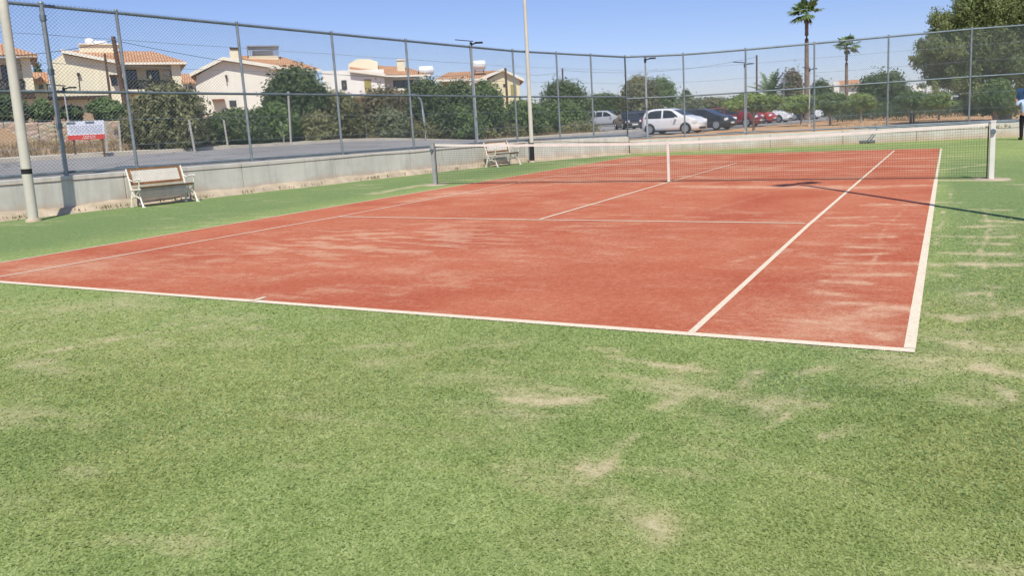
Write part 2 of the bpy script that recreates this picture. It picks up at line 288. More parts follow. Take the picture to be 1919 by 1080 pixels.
# ------------------------------------------------------------------ numpy value noise for wear masks
def vnoise(x, y, seed=0):
    xi = np.floor(x).astype(np.int64); yi = np.floor(y).astype(np.int64); fx = x-xi; fy = y-yi; fx = fx*fx*(3-2*fx); fy = fy*fy*(3-2*fy)
    def h(a, b):
        n = (a*374761393 + b*668265263 + seed*1442695041) & 0xffffffff; n = ((n ^ (n >> 13))*1274126177) & 0xffffffff; return ((n ^ (n >> 16)) & 0xffff)/65535.
    return (h(xi, yi)*(1-fx)+h(xi+1, yi)*fx)*(1-fy) + (h(xi, yi+1)*(1-fx)+h(xi+1, yi+1)*fx)*fy
def fbm(x, y, o=4, seed=0):
    s = 0; a = .5
    for k in range(o): s = s + a*vnoise(x*2**k, y*2**k, seed+k); a *= .5
    return s/(1-.5**o)
def stroke(X, Y, pts, wd, amp, seed=0):
    """soft band of sand along a world polyline, half width wd metres"""
    best = np.full(X.shape, 1e9); wob = (fbm(X*4.1, Y*4.1, 4, seed)-.5)*min(wd, .07)*2.6; Xw = X+wob; Yw = Y+(fbm(X*3.7+9, Y*3.7, 4, seed+5)-.5)*min(wd, .07)*2.6
    for (ax, ay), (bx_, by_) in zip(pts[:-1], pts[1:]):
        dx, dy = bx_-ax, by_-ay; L = dx*dx+dy*dy+1e-9; t = np.clip(((Xw-ax)*dx+(Yw-ay)*dy)/L, 0, 1); best = np.minimum(best, (Xw-ax-t*dx)**2+(Yw-ay-t*dy)**2)
    brk = np.clip((fbm(X*7+seed, Y*7, 3, seed+9)-.2)*2.6, .4, 1.3); return np.minimum(1, amp*brk*1.12)*np.exp(-(best/(wd*wd))**.8)
# worn bands as sighted on the photo (survey points), width in metres, strength
def W(*q): return [tuple(onz(a, b)[:2]) for a, b in q]
STROKES = [
 (W((1155,668),(1225,682),(1300,690)), .045, .75), (W((1325,694),(1350,697)), .05, .9), (W((950,745),(1020,755),(1130,748)), .10, .6), (W((1000,762),(1060,752),(1125,745)), .04, .75), (W((1300,690),(1270,735),(1235,770)), .07, .5), (W((1410,700),(1392,735),(1370,765)), .05, .6), (W((1400,735),(1460,750),(1525,760)), .06, .65),
 (W((1507,728),(1495,762),(1470,785),(1440,805)), .014, .95), (W((1300,780),(1330,790),(1360,805)), .08, .5), (W((1190,812),(1150,850),(1120,880)), .03, .55), (W((1090,868),(1110,885),(1150,872)), .05, .75), (W((1180,940),(1240,975),(1280,1000)), .08, .5), (W((1545,820),(1600,808)), .06, .5),
 (W((1500,700),(1560,690),(1600,700)), .06, .5), (W((1620,712),(1720,715),(1790,700)), .10, .45), (W((1760,640),(1850,650),(1919,655)), .10, .75), (W((1740,690),(1830,690),(1919,700)), .11, .7), (W((1850,720),(1885,735),(1890,750)), .035, .85), (W((1800,600),(1919,585)), .09, .65), (W((1725,588),(1780,593)), .045, .9),
 (W((1730,620),(1800,625)), .10, .6), (W((1800,560),(1860,540)), .08, .45), (W((1735,496),(1775,497)), .05, .95), (W((1805,495),(1905,498)), .05, .95), (W((1780,475),(1900,477)), .06, .8), (W((1830,456),(1898,457)), .05, .85), (W((1810,443),(1895,444)), .05, .7), (W((1808,425),(1890,424)), .05, .75), (W((1850,414),(1895,416)), .05, .7), (W((1752,379),(1800,380)), .05, .9), (W((1820,392),(1885,394)), .05, .7), (W((1740,440),(1780,443)), .04, .5), (W((1735,510),(1775,515)), .04, .5),
 (W((1848,390),(1846,412),(1855,425),(1850,445),(1838,468),(1835,490),(1845,503)), .022, .9), (W((1845,515),(1842,535),(1862,560),(1868,600)), .02, .7), (W((1785,352),(1780,372)), .02, .7), (W((1768,395),(1772,410),(1760,425),(1763,440),(1752,460)), .02, .8), (W((1545,800),(1480,810)), .02, .3),
 (W((0,585),(60,570),(120,560)), .05, .45), (W((60,665),(160,645),(260,628),(350,618),(400,605)), .08, .5), (W((350,590),(420,610),(500,618)), .10, .4), (W((520,628),(560,632)), .05, .5), (W((620,655),(760,650)), .10, .4), (W((700,680),(960,640)), .15, .3), (W((0,650),(60,640)), .05, .4), (W((100,690),(180,700)), .12, .35),
 (W((815,337),(1000,337),(1240,343)), .14, .45), (W((1600,352),(1750,347)), .20, .6), (W((1760,338),(1880,338)), .16, .95), (W((1280,350),(1500,352),(1620,352)), .28, .75), (W((1765,318),(1850,308)), .10, .75), (W((1770,322),(1860,320)), .10, .65), (W((700,363),(790,347),(830,342)), .2, .6), (W((840,362),(900,362)), .5, .6), (W((760,378),(860,362)), .3, .45),
]
RSTROKES = [(W((1640,382),(1720,386)), .05, .8), (W((1620,385),(1668,385)), .05, .85), (W((1560,410),(1640,407)), .05, .7), (W((1570,423),(1625,424)), .06, .9), (W((1640,420),(1700,422)), .04, .5), (W((1620,447),(1670,446)), .06, .8), (W((1605,464),(1672,466)), .06, .95), (W((1590,478),(1650,478)), .05, .7), (W((1580,495),(1670,495)), .05, .6), (W((1568,516),(1680,517)), .055, .95), (W((1555,530),(1620,532)), .055, .9), (W((1545,552),(1590,555)), .04, .85), (W((1570,573),(1640,575),(1710,587)), .06, .85), (W((1640,582),(1700,583)), .05, .7),
 (W((1700,496),(1725,497)), .04, .9), (W((1560,620),(1640,625),(1690,645)), .14, .6), (W((1590,600),(1660,595)), .14, .5), (W((1700,390),(1665,425),(1645,480),(1630,530),(1615,560)), .016, .7), (W((1480,470),(1380,490)), .05, .4), (W((1440,365),(1330,395)), .05, .18), (W((1570,350),(1400,350)), .20, .6), (W((1280,330),(1420,340)), .2, .5), (W((770,505),(850,520)), .25, .3)]
PATCHES = [((1330,745), .42, .38), ((1120,870), .20, .35), ((1230,975), .25, .4), ((1030,745), .35, .35), ((1860,670), .55, .5), ((1680,705), .5, .3), ((1450,745), .3, .3), ((300,640), .9, .28), ((80,590), .8, .28), ((800,650), .9, .22), ((950,800), .5, .15), ((1050,1050), .35, .22), ((520,790), .5, .15), ((1850,560), .5, .4)]
def sandmask(X, Y, red=False):
    m = np.zeros(X.shape)
    a = fbm(X*.9, Y*.9, 5, 3); b = fbm(X*2.6+40, Y*2.6, 4, 17); c = fbm(X*.35+7, Y*.35, 3, 29)
    m = np.clip((a-.52)*2.4, 0, 1)*.55 + np.clip((b-.58)*3.2, 0, 1)*.4; m *= np.clip((c-.28)*2.6, .25, 1.2)
    if red:
        d = fbm(X*2.1+3, Y*6.8, 4, 41); d2 = fbm(X*3.4+8, Y*3.0, 4, 43); m = m*.34 + np.clip((d-.54)*3.2, 0, 1)*.42*np.clip((c-.22)*2.6, .12, 1.1) + np.clip((d2-.60)*5, 0, 1)*.3*np.clip((c-.3)*3, 0, 1)
        g = np.exp(-((X+1.2)/2.2)**2-((Y+8.6)/1.7)**2); e = fbm(X*2.6, Y*7.5, 4, 55); m += g*np.clip((e-.46)*5., 0, 1)*.85
        g2 = np.exp(-((X-4.9)/.6)**2-((Y+11.2)/.7)**2); m += g2*.45*fbm(X*6, Y*6, 3, 8)*1.6
        g3 = np.exp(-((X+4.)/1.3)**2-((Y+11.0)/.9)**2); m += g3*.5*fbm(X*5, Y*5, 3, 9)*1.5
        far = np.clip((Y+3)/6, 0, 1); m += far*np.clip((fbm(X*.8, Y*1.6, 4, 77)-.46)*4, 0, 1)*.55
    else:
        m *= np.where(X < -5.5, .7, 1.)
        m *= 1-.55*ss(-Y, 11.6, 12.4)
        fl_ = fbm(X*1.9+2, Y*6.5, 4, 23); m += np.clip((fl_-.58)*5, 0, 1)*.42*np.clip((fbm(X*.5, Y*.5, 3, 37)-.35)*4, 0, 1)*np.where(X < -5.5, .9, 1.)
        for q, r_, a_ in PATCHES: P = onz(*q); m += .8*a_*np.exp(-(((X-P[0])**2+(Y-P[1])**2)/r_**2)**1.3)*np.clip((fbm(X*4.5, Y*4.5, 4, 61)-.28)*2.6, 0, 1.3)
    for k, (pts, wd, amp) in enumerate(STROKES + (RSTROKES if red else [])):
        xs = [q[0] for q in pts]; ys = [q[1] for q in pts]; pad = 4*wd+.3
        sel = (X > min(xs)-pad) & (X < max(xs)+pad) & (Y > min(ys)-pad) & (Y < max(ys)+pad)
        if max(ys) > -11.0 and wd > .03: wd = max(wd, .085); amp = min(1, amp*1.25)
        if sel.any(): m[sel] = np.maximum(m[sel], stroke(X[sel], Y[sel], pts, wd, amp, k) + m[sel]*.35)
    return np.clip(m, 0, 1)
def lines(*segs):
    o = []
    for a, b, st in segs: o.append(np.arange(a, b, st))
    return np.unique(np.round(np.concatenate(o), 4))
def sheet(name, xs, ys, z, mat, red, kind='structure'):
    X, Y = np.meshgrid(xs, ys, indexing='ij'); s = sandmask(X, Y, red)
    if red: dk = np.clip((fbm(X*.7+5, Y*.7, 4, 91)-.5)*3, 0, 1)
    else:
        dk = np.clip((fbm(X*.55+5, Y*.55, 4, 91)-.5)*3.2, 0, 1)*.45; dk = np.maximum(dk, ss(-X, 5.4, 7.0)*.75); dk = np.maximum(dk, ss(X, 7.0, 8.2)*ss(-Y, -9, 4)*.45); dk = np.maximum(dk, ss(X, 5.5, 5.8)*ss(Y, -12, -10.5)*(1-ss(Y, 2, 9))*(.45+.5*fbm(X*1.5, Y*1.5, 3, 15)))
        for q, r_, a in [((1460,715), .33, .9), ((1590,735), .30, .8), ((1400,770), .25, .7), ((1560,660), .35, .6), ((1780,540), .4, .8), ((1800,450), .6, .7), ((1750,650), .12, .9), ((1890,830), .4, .7), ((1900,960), .3, .6)]:
            P = onz(*q); dk = np.maximum(dk, a*np.exp(-((X-P[0])**2+(Y-P[1])**2)/r_**2)*(.4+1.2*fbm(X*2, Y*2, 3, 66)))
    if red:
        f_ = (Y+11.885)/23.77; g_ = (X+5.485)/10.97; by = BL[1]+(BR[1]-BL[1])*g_; bx0 = BL[0]*(1-f_)+FL[0]*f_; bx1 = BR[0]*(1-f_)+FR[0]*f_; Y = by*(1-f_)+11.87*f_; X = bx0+(bx1-bx0)*g_
    V = np.stack([X.ravel(), Y.ravel(), np.full(X.size, z)], 1)
    o = link_mesh(name, np_mesh(name, V, grid_faces(len(xs), len(ys)), {'sand': s.ravel(), 'dark': dk.ravel()}), mat); return tag(o, kind=kind)
xs = lines((-40, -12, 4), (-12, -6, .12), (-6, 9.01, .05), (9.5, 41, 4)); ys = lines((-60, -18, 6), (-18, -8.4, .04), (-8.4, 2, .07), (2, 20, .12), (20, 61, 5))
def turf_sheet():
    # the turf stops at the walls: drop the quads beyond them
    o = sheet('turf', xs, ys, 0., M['turf'], False)
    return o
turf_sheet()
BR = onz(1708, 661.5)[:2]; BL0 = onz(0, 531)[:2]; BL = BR+(BL0-BR)/np.linalg.norm(BL0-BR)*10.93; FL, FR = np.array((-5.46, 11.87)), np.array((5.45, 11.87))
sheet('court_surface', lines((-5.485, 5.4851, .045)), lines((-11.885, -4, .035), (-4, 11.95, .075)), .005, M['clay'], True)
Z2_ = lambda px, py: onz(px, py)[:2]
def fibres(name, label, red, N, mat):
    # short upright tufts of the pile where the turf is seen close up
    az = rng.uniform(R(-66), R(9), N); d = 2.0*(13./2.0)**rng.random(N)**.9; X = CAM[0]+d*np.sin(az); Y = CAM[1]+d*np.cos(az)
    g_ = (Y-BR[1])-(X-BR[0])*(BL[1]-BR[1])/(BL[0]-BR[0]); inside = (g_ > .085) & (X < BR[0]-.075)
    out_ = (g_ < -.012) | (X > BR[0]+.025+(5.47-BR[0])*np.clip((Y-BR[1])/12, 0, 1))
    k = inside if red else out_; X, Y, d = X[k], Y[k], d[k]; n = len(X); sd = sandmask(X, Y, red)
    keep = (rng.random(n) > np.clip(sd*1.25, 0, .93)) & (rng.random(n) < 1-ss(d, 4.5, 13.)*.97);
    for (pa, pb) in ((Z2_(1296,625), Z2_(1519,419)), (Z2_(472,566.5), Z2_(497,559))):
        dx, dy = pb-pa; L_ = math.hypot(dx, dy); t_ = np.clip(((X-pa[0])*dx+(Y-pa[1])*dy)/L_**2, 0, 1); keep &= np.hypot(X-pa[0]-t_*dx, Y-pa[1]-t_*dy) > .034
    X, Y, d, sd = X[keep], Y[keep], d[keep], sd[keep]; n = len(X)
    dk = np.clip((fbm(X*.55+5, Y*.55, 4, 91)-.5)*3.2, 0, 1); pat = fbm(X*6, Y*6, 3, 12)
    h = (.0042+.0052*rng.random(n))*(.75+.06*d); w_ = (.0021+.0028*rng.random(n))*(.8+.12*d); a = rng.uniform(0, 2*np.pi, n); lx, ly = rng.normal(size=n)*1.15*h, rng.normal(size=n)*1.15*h
    dx, dy = w_*np.cos(a), w_*np.sin(a); z0 = .004 if red else -.001; V = np.empty((n, 4, 3))
    V[:, 0] = np.stack([X-dx, Y-dy, np.full(n, z0)], 1); V[:, 1] = np.stack([X+dx, Y+dy, np.full(n, z0)], 1); V[:, 2] = np.stack([X+dx*.7+lx, Y+dy*.7+ly, z0+h], 1); V[:, 3] = np.stack([X-dx*.7+lx, Y-dy*.7+ly, z0+h*.96], 1)
    tint = np.clip((.42 if red else .33)+(.42 if red else .52)*rng.random(n)+(pat-.5)*.42-.10*dk+.12*sd, 0, 1)
    o = link_mesh(name, np_mesh(name, V.reshape(-1, 3), np.arange(n*4).reshape(n, 4), {'tint': np.repeat(tint, 4), 'sand': np.repeat(sd, 4), 'dark': np.repeat(np.clip((fbm(X*.45+31, Y*.45, 3, 71)-.36)*2.6+(fbm(X*1.6, Y*1.6, 3, 73)-.5)*.8, 0, 1), 4)}), mat); return tag(o, label, 'turf pile', kind='stuff')
def fibre_mat(name, stops, sand, warm):
    t = NT(name); c = t.ramp(t.attr('tint'), stops); c = t.mix(t.math('MULTIPLY', t.attr('dark'), .85), c, t.ramp(t.attr('tint'), warm)); c = t.mix(t.mr(t.attr('sand'), .1, .9, 0, .85), c, sand); t.fin(c, .8, 0, .1); g = t.n('NewGeometry'); mv = t.n('Mix', data_type='VECTOR'); mv.inputs[0].default_value = .6; t.lk(g.outputs['Normal'], mv.inputs[4]); mv.inputs[5].default_value = (0, 0, 1); nm_ = t.n('VectorMath', operation='NORMALIZE'); t.lk(mv.outputs[1], nm_.inputs[0]); t.lk(nm_.outputs[0], t.b.inputs['Normal'])
    tr = t.n('BsdfTranslucent'); t.lk(c, tr.inputs[0]); mx = t.n('MixShader'); mx.inputs[0].default_value = .5; t.lk(t.b.outputs[0], mx.inputs[1]); t.lk(tr.outputs[0], mx.inputs[2]); t.lk(mx.outputs[0], t.out.inputs[0]); return t.m
fibres('turf_pile', 'short green artificial turf pile in the foreground', False, 520000, fibre_mat('green_pile', [(.0, (.135,.215,.065)), (.3, (.28,.385,.125)), (.6, (.42,.52,.195)), (1., (.64,.71,.34))], (.60,.52,.32), [(.0, (.175,.215,.068)), (.3, (.35,.40,.13)), (.6, (.51,.54,.215)), (1., (.71,.72,.36))]))
def marking(o_list, a, b, wd):
    a = np.array(a); b = np.array(b); d = (b-a)/np.linalg.norm(b-a); n = np.array([-d[1], d[0]])*wd/2; m = max(2, int(np.linalg.norm(b-a)/.15))
    for k in range(m+1):
        c = a+(b-a)*k/m; o_list.append((c-n, c+n))
    return m
LV, LF, LS = [], [], []
def mark(a, b, wd, fade=0.):
    L = []; fade = fade+.14; m = marking(L, a, b, wd); n0 = len(LV)
    for p, q in L:
        for c in (p, q): LV.append((c[0], c[1], .0068)); LS.append(fade*(.3+.9*float(fbm(np.array([c[0]*1.3]), np.array([c[1]*1.3]), 3, 5)[0])))
    for k in range(m): i = n0+2*k; LF.append((i, i+1, i+3, i+2))
Z2 = lambda px, py: onz(px, py)[:2]
nr, nl = Z2(1714,662), np.array(Z2(0,531)); dirb = (nl-nr)/np.linalg.norm(nl-nr)
far_r, far_l = np.array((5.47, 11.86)), np.array((-5.46, 11.86))
mark(nr + np.array([.0,.028]), nr+dirb*10.97 + np.array([.0,.032]), .078)                       # near baseline
bl = nr+dirb*10.97
mark(np.array(nr)+np.array([-.03,.073]), (5.455,0), .066); mark((5.455,.0), far_r, .05)      # right doubles line
mark(bl+np.array([.03,.073]), (-5.46,0), .05, .45); mark((-5.46,0), far_l, .05, .5)
mark(Z2(1296,625), Z2(1519,419), .05, .12); mark(Z2(1519,419.5), Z2(1676,282.5), .05, .15)      # right singles
mark(Z2(-22,524), Z2(633,407), .05, .15); mark(Z2(633,407), (-4.115,0), .05, .5); mark((-4.115,0), (-4.115,11.8), .05, .7)
mark(Z2(634,406.8), Z2(1010,413), .05); mark(Z2(1010,413), Z2(1509,419.6), .05)              # near service line
mark(Z2(1012,412), Z2(1252,342.2), .05); mark((0,0), (0,6.4), .05, .3); mark((-4.1,6.4), (4.1,6.4), .05, .8)
mark(Z2(472,566.5), Z2(497,559), .05); mark(far_l, far_r, .05, .75)
LV = np.array(LV); LV[:, 2] += np.arange(len(LV))*1e-5*0 + .0
# lift successive strips a hair so crossings never share a plane
_o = link_mesh('court_lines', np_mesh('court_lines', LV, LF, {'sand': LS}), M['line']); tag(_o, kind='structure')
_seg = 0; _me = _o.data
co_ = np.zeros(len(LV)*3, dtype=np.float32); _me.vertices.foreach_get('co', co_); co_ = co_.reshape(-1, 3)
_lab = np.zeros(len(LV), int); 
for f in LF:
    pass
_starts = [0]+[LF[i+1][0] for i in range(len(LF)-1) if LF[i+1][0]-LF[i][0] != 2]+[len(LV)]
for k in range(len(_starts)-1): co_[_starts[k]:_starts[k+1], 2] += .0003*k
_me.vertices.foreach_set('co', co_.ravel()); _me.update()

# ------------------------------------------------------------------ land outside, road, walls
LEFT = [np.array(ps2(0, s)) for s in np.arange(-60, 17.6, 1.5)] + [np.array(ps2(0, 18.0))]
kink = np.array(ps2(0, 18.0)); corner = np.array(CORNER)
Bp, Bd = [], []
for q in LEFT: Bp.append(q); Bd.append(WN)
n2 = np.array([-(corner-kink)[1], (corner-kink)[0]]); n2 /= np.linalg.norm(n2)
a0, a1 = math.atan2(WN[1], WN[0]), math.atan2(FN[1], FN[0])
for k in range(1, 9): Bp.append(kink+(corner-kink)*k/8); a = a0+(a1-a0)*.22*k/8; Bd.append(np.array([math.cos(a), math.sin(a)]))
for k in range(1, 40): a = a0+(a1-a0)*(.22+.78*k/39); Bp.append(corner); Bd.append(np.array([math.cos(a), math.sin(a)]))
for k in range(1, 60): Bp.append(corner+FD*k*1.2); Bd.append(FN)
T = np.concatenate([[-.02], np.arange(.4, 20, .55), np.arange(20, 70, 2.), np.geomspace(72, 900, 14)])
Bp = np.array(Bp); Bd = np.array(Bd)
GX = Bp[:, None, 0]+Bd[:, None, 0]*T; GY = Bp[:, None, 1]+Bd[:, None, 1]*T
def roadedge(s): return .38+2.4*ss(s, 21, 30)
def inroad(x, y):
    p = (x-WA[0])*WN[0]+(y-WA[1])*WN[1]; s = (x-WA[0])*WD[0]+(y-WA[1])*WD[1]; return (p > roadedge(s)-.2) & (p < 10.4) & (s < 118)
GZ = zg(GX, GY) + (fbm(GX*.8, GY*.8, 3, 3)-.5)*.10*(1-inroad(GX, GY)) - .16*inroad(GX, GY); GZ[:, 0] -= .05
gv = np.stack([GX.ravel(), GY.ravel(), GZ.ravel()], 1)
tag(link_mesh('ground', np_mesh('ground', gv, grid_faces(len(Bp), len(T))[:, ::-1], smooth=True), M['dirt']), kind='structure')
def strip(name, pf0, pf1, svals, npz, dz, mat):
    V = []
    for s in svals:
        for k in range(npz):
            p = pf0(s)+(pf1(s)-pf0(s))*k/(npz-1); q = ps2(p, s); V.append((q[0], q[1], float(zg(q[0], q[1]))+dz))
    o = link_mesh(name, np_mesh(name, V, grid_faces(len(svals), npz)[:, ::-1], smooth=True), mat); return tag(o, kind='structure')
sv = np.arange(-60, 120, 1.5)
strip('road', roadedge, lambda s: 10.2+0*s, sv, 14, .0, M['asph'])
# car park surface left of the road end
strip('car_park', lambda s: 10.9+0*s, lambda s: 40.+0*s, np.arange(49, 112, 2.), 20, .02, M['asph'])
# kerb and pavement on the far side of the road
mb = MB(); ks = np.arange(-40, 47, 2.)
for s0, s1 in zip(ks[:-1], ks[1:]):
    for pa, pb, h in ((10.2, 10.45, .12), (10.45, 11.5, .10)):
        P = []
        for s, p in ((s0, pa), (s1-.015, pa), (s1-.015, pb), (s0, pb)): q = ps2(p, s); P.append((q[0], q[1], float(zg(q[0], q[1]))-.2))
        mb.prism(P, (0, 0, .2+h))
tag(mb.build('pavement', M['kerb']), kind='structure')

def wall_run(mb, pts, ztop, th, out, ph=2.9, gap=.012):
    """cast panels along a polyline, th thick towards 'out', with open joints"""
    for (a, za), (b, zb) in zip(zip(pts[:-1], ztop[:-1]), zip(pts[1:], ztop[1:])):
        a = np.array(a, float); b = np.array(b, float); L = np.linalg.norm(b-a); d = (b-a)/L; n = np.array(out(d)); m = max(1, round(L/ph))
        for k in range(m):
            p = a+d*(L*k/m+(gap/2 if k else 0)); q = a+d*(L*(k+1)/m-gap/2); z0 = za+(zb-za)*k/m; z1 = za+(zb-za)*(k+1)/m
            jj = n*random.uniform(-.004, .004)
            c = [p+jj, q+jj, q+n*th, p+n*th]; vs = [(*c[0], -.1), (*c[1], -.1), (*c[2], -.1), (*c[3], -.1), (*c[0], z0), (*c[1], z1), (*c[2], z1), (*c[3], z0)]
            mb.add(vs, [(3,2,1,0), (4,5,6,7), (0,1,5,4), (1,2,6,5), (2,3,7,6), (3,0,4,7)])
outn = lambda d: (-d[1], d[0])
LW = [ps2(0, -38), ps2(0, 0), tuple(kink), CORNER]; LZ = [.845, .83, .785, .72]
mb = MB(); wall_run(mb, LW, LZ, .32, outn); o = mb.build('retaining_wall', M['conc']); bevel(o, .012); tag(o, 'long pale concrete retaining wall carrying the fence behind the two benches', 'wall')
FE = corner+FD*32
mb = MB(); wall_run(mb, [corner+FD*.02, tuple(FE)], [.56, .60], .3, outn); o = mb.build('retaining_wall', M['conc']); bevel(o, .012); tag(o, 'low pale concrete wall across the far end of the court behind the net', 'wall')
# sandy footing along the left wall
V = []; sarr = np.arange(-24, 18.2, .22)
for s in sarr:
    q0 = ps2(0, s); wv = .20+.04*math.sin(s*1.7)+.03*math.sin(s*4.3+1); q1 = ps2(-max(.2, wv), s)
    for k, h in ((0, .17+.02*math.sin(s*2.9)), (.5, .11+.02*math.sin(s*5.1)), (1, -.008)): V.append((q0[0]+(q1[0]-q0[0])*k, q0[1]+(q1[1]-q0[1])*k, h+(random.uniform(-.012, .012) if k < 1 else 0)))
tag(link_mesh('sand_verge', np_mesh('sand_verge', V, grid_faces(len(sarr), 3), smooth=True), M['sandstrip']), kind='structure')
V = []; sarr = np.arange(0, 5.0, .2); dk_ = (corner-kink)/np.linalg.norm(corner-kink); nk = np.array([dk_[1], -dk_[0]])
for s in sarr:
    b = kink+dk_*s
    for k, h in ((0, .10), (.22, .06), (.42+.1*math.sin(s*3), -.008)): q = b+nk*k; V.append((q[0], q[1], h+random.uniform(-.01, .01)*(k < .4)))
tag(link_mesh('sand_verge', np_mesh('sand_verge', V, grid_faces(len(sarr), 3), smooth=True), M['sandstrip']), kind='structure')
# pale kerb just behind the far wall on the right
mb = MB(); a = corner+FD*9.5+FN*1.0; b = corner+FD*32+FN*1.0
for k in range(9):
    p = a+(b-a)*k/9; q = a+(b-a)*(k+.993)/9; n = FN*.16
    mb.prism([(*p, .35), (*q, .35), (*(q+n), .35), (*(p+n), .35)], (0, 0, .33))
tag(mb.build('kerb', M['conc2']), kind='structure')

# ------------------------------------------------------------------ chain link fences
def chain_fence(pts, posts, ztop, zbase, label, big=()):
    """pts: plan polyline on the wall top; posts: arc positions; ztop(t), zbase(t)"""
    pts = [np.array(p, float) for p in pts]; cum = [0]
    for a, b in zip(pts[:-1], pts[1:]): cum.append(cum[-1]+np.linalg.norm(b-a))
    def P(t):
        for k in range(len(pts)-1):
            if t <= cum[k+1] or k == len(pts)-2: return pts[k]+(pts[k+1]-pts[k])*((t-cum[k])/(cum[k+1]-cum[k]))
    root = empty('chain_link_fence', (*P(posts[0]), zbase(posts[0])), 0, label, 'fence'); O = np.array(root.location)
    def X(t, f, off=0.):
        p = P(t); z = zbase(t)+(ztop(t)-zbase(t))*f; return np.array([p[0], p[1], z])-O
    t0, t1 = posts[0], posts[-1]
    for i, t in enumerate(posts):
        m = MB(); rr = .048 if t in big else .036; a = X(t, -.02); b = X(t, 1.012)
        m.bar(a, b, rr, n=10); m.lathe([(rr*1.15, 0), (rr*1.1, .03), (rr*.4, .05)], tuple(b), 10)
        po = m.build('post', M['galv'], root)
        for f in (.30, .62, .93) if t in big else (.506,):
            m = MB(); c = X(t, f); m.bar(c-np.array([0, 0, .06 if t in big else .025]), c+np.array([0, 0, .06 if t in big else .025]), rr*1.35, n=10); m.build('clamp', M['galvd'], po)
        m = MB(); a = X(t, -.005); m.box(tuple(a), (.14, .14, .012), math.atan2(WD[1], WD[0])); m.build('foot_plate', M['galvd'], po)
    for nm, f, r_ in (('top_rail', 1.0, .036), ('mid_rail', .503, .033), ('bottom_rail', .022, .032), ('tension_wire', .67, .005), ('tension_wire', .835, .005), ('tension_wire', .17, .004), ('tension_wire', .335, .004)):
        m = MB()
        for a, b in zip(posts[:-1], posts[1:]): 
            pa, pb = X(a, f), X(b, f); mid = (pa+pb)/2-np.array([0, 0, .012 if 'wire' in nm else .002]); m.bar(pa, mid, r_, n=8 if r_ > .01 else 4, caps=False); m.bar(mid, pb, r_, n=8 if r_ > .01 else 4, caps=False)
        m.build(nm, M['galvd'] if 'rail' in nm else M['wire'], root)
    # woven mesh, one panel per bay, true diagonal wires
    pitch = .084; rw = .0031
    for a, b in zip(posts[:-1], posts[1:]):
        m = MB(); L = b-a; H = (ztop((a+b)/2)-zbase((a+b)/2)); z0 = .02
        for sgn in (1, -1):
            k0 = -int(H/pitch)-1
            for k in range(k0, int((L+H)/pitch)+2):
                c = k*pitch                    # u = c + sgn*w
                lo, hi = 0., H+.075
                if sgn > 0: lo = max(lo, -c); hi = min(hi, L-c)
                else: lo = max(lo, c-L); hi = min(hi, c)
                if hi-lo < .02: continue
                ua, ub = c+sgn*lo, c+sgn*hi; off = .006*sgn
                pa = X(a+ua, lo/H*.98+.02); pb = X(a+ub, hi/H*.98+.02); m.bar(pa, pb, rw, n=3, caps=False)
        m.build('wire_mesh', M['wire'], root)
    return root
wc = .14                                       # posts stand on the wall's centre line
def off(p, n, k=wc): return np.array(p)+np.array(n)*k
LFP = [off(ps2(0, -9), WN), off(kink, WN), off(corner, (n2+FN)/np.linalg.norm(n2+FN))]
c0 = np.linalg.norm(np.array(LFP[1])-np.array(LFP[0])); c1 = c0+np.linalg.norm(np.array(LFP[2])-np.array(LFP[1]))
def tpx(px, py, A, B, t00): X = onplane(px, py, A, B); return t00+float(np.linalg.norm(X[:2]-np.array(A)))
lposts = [9-7.6, 9-1.2+.0]
for q in ((125,330), (256,308), (472,300), (642,288), (776,279), (893,268), (970,264)): lposts.append(tpx(*q, LFP[0], LFP[1], 0))
lposts = sorted(set([.9, 4.2] + lposts[2:]))
for q in ((1050,257), (1113,256)): lposts.append(tpx(*q, LFP[1], LFP[2], c0))
lposts.append(c1); lposts = sorted(lposts)
lzb = lambda t: np.interp(t, [0, c0, c1], [.835, .785, .72]); lzt = lambda t: np.interp(t, [0, 10.6, c0*.8, c0, c1], [4.53, 4.48, 4.30, 4.22, 4.02])
big_t = lposts[2]
chain_fence(LFP, lposts, lzt, lzb, 'tall galvanised chain link fence along the left concrete wall beside the road', (big_t,))
FFP = [off(corner, (n2+FN)/np.linalg.norm(n2+FN)), off(corner+FD*30, FN)]
fposts = [0.]+[tpx(*q, FFP[0], FFP[1], 0) for q in ((1282,180), (1398,171), (1526,165), (1664,158), (1818,150))]; fposts += [fposts[-1]+3.1, fposts[-1]+6.2]
fl = fposts[-3]
chain_fence(FFP, fposts, lambda t: np.interp(t, [0, 3, fl, 30], [4.02, 3.97, 4.32, 4.6]), lambda t: np.interp(t, [0, 30], [.57, .60]), 'chain link fence across the far end of the court in front of the parked cars')

# ------------------------------------------------------------------ tennis net
NP = (6.40, -6.40)
ntop = lambda x: .914+.150*(abs(x)/6.4)**1.6
root = empty('tennis_net', (0, 0, 0), 0, 'black tennis net with white headband strung across the red court', 'net')
m = MB(); L0, L1 = -6.32, 6.32; n = int((L1-L0)/.046)
for k in range(n+1):
    x = L0+(L1-L0)*k/n; b = .02*math.sin(x*2.1); m.bar((x, b*.3, .03), (x, .02*math.sin(x*1.3)*.4, ntop(x)-.04), .0017, n=3, caps=False)
for j in range(21):
    f = j/20.; pts = []
    for k in range(0, 33):
        x = L0+(L1-L0)*k/32; z = .03+(ntop(x)-.07)*f; pts.append((x, .012*math.sin(x*1.7)*(1-f), z))
    for a, b in zip(pts[:-1], pts[1:]): m.bar(a, b, .0017, n=3, caps=False)
m.build('mesh', M['net'], root)
m = MB(); xsn = np.linspace(L0, L1, 60)
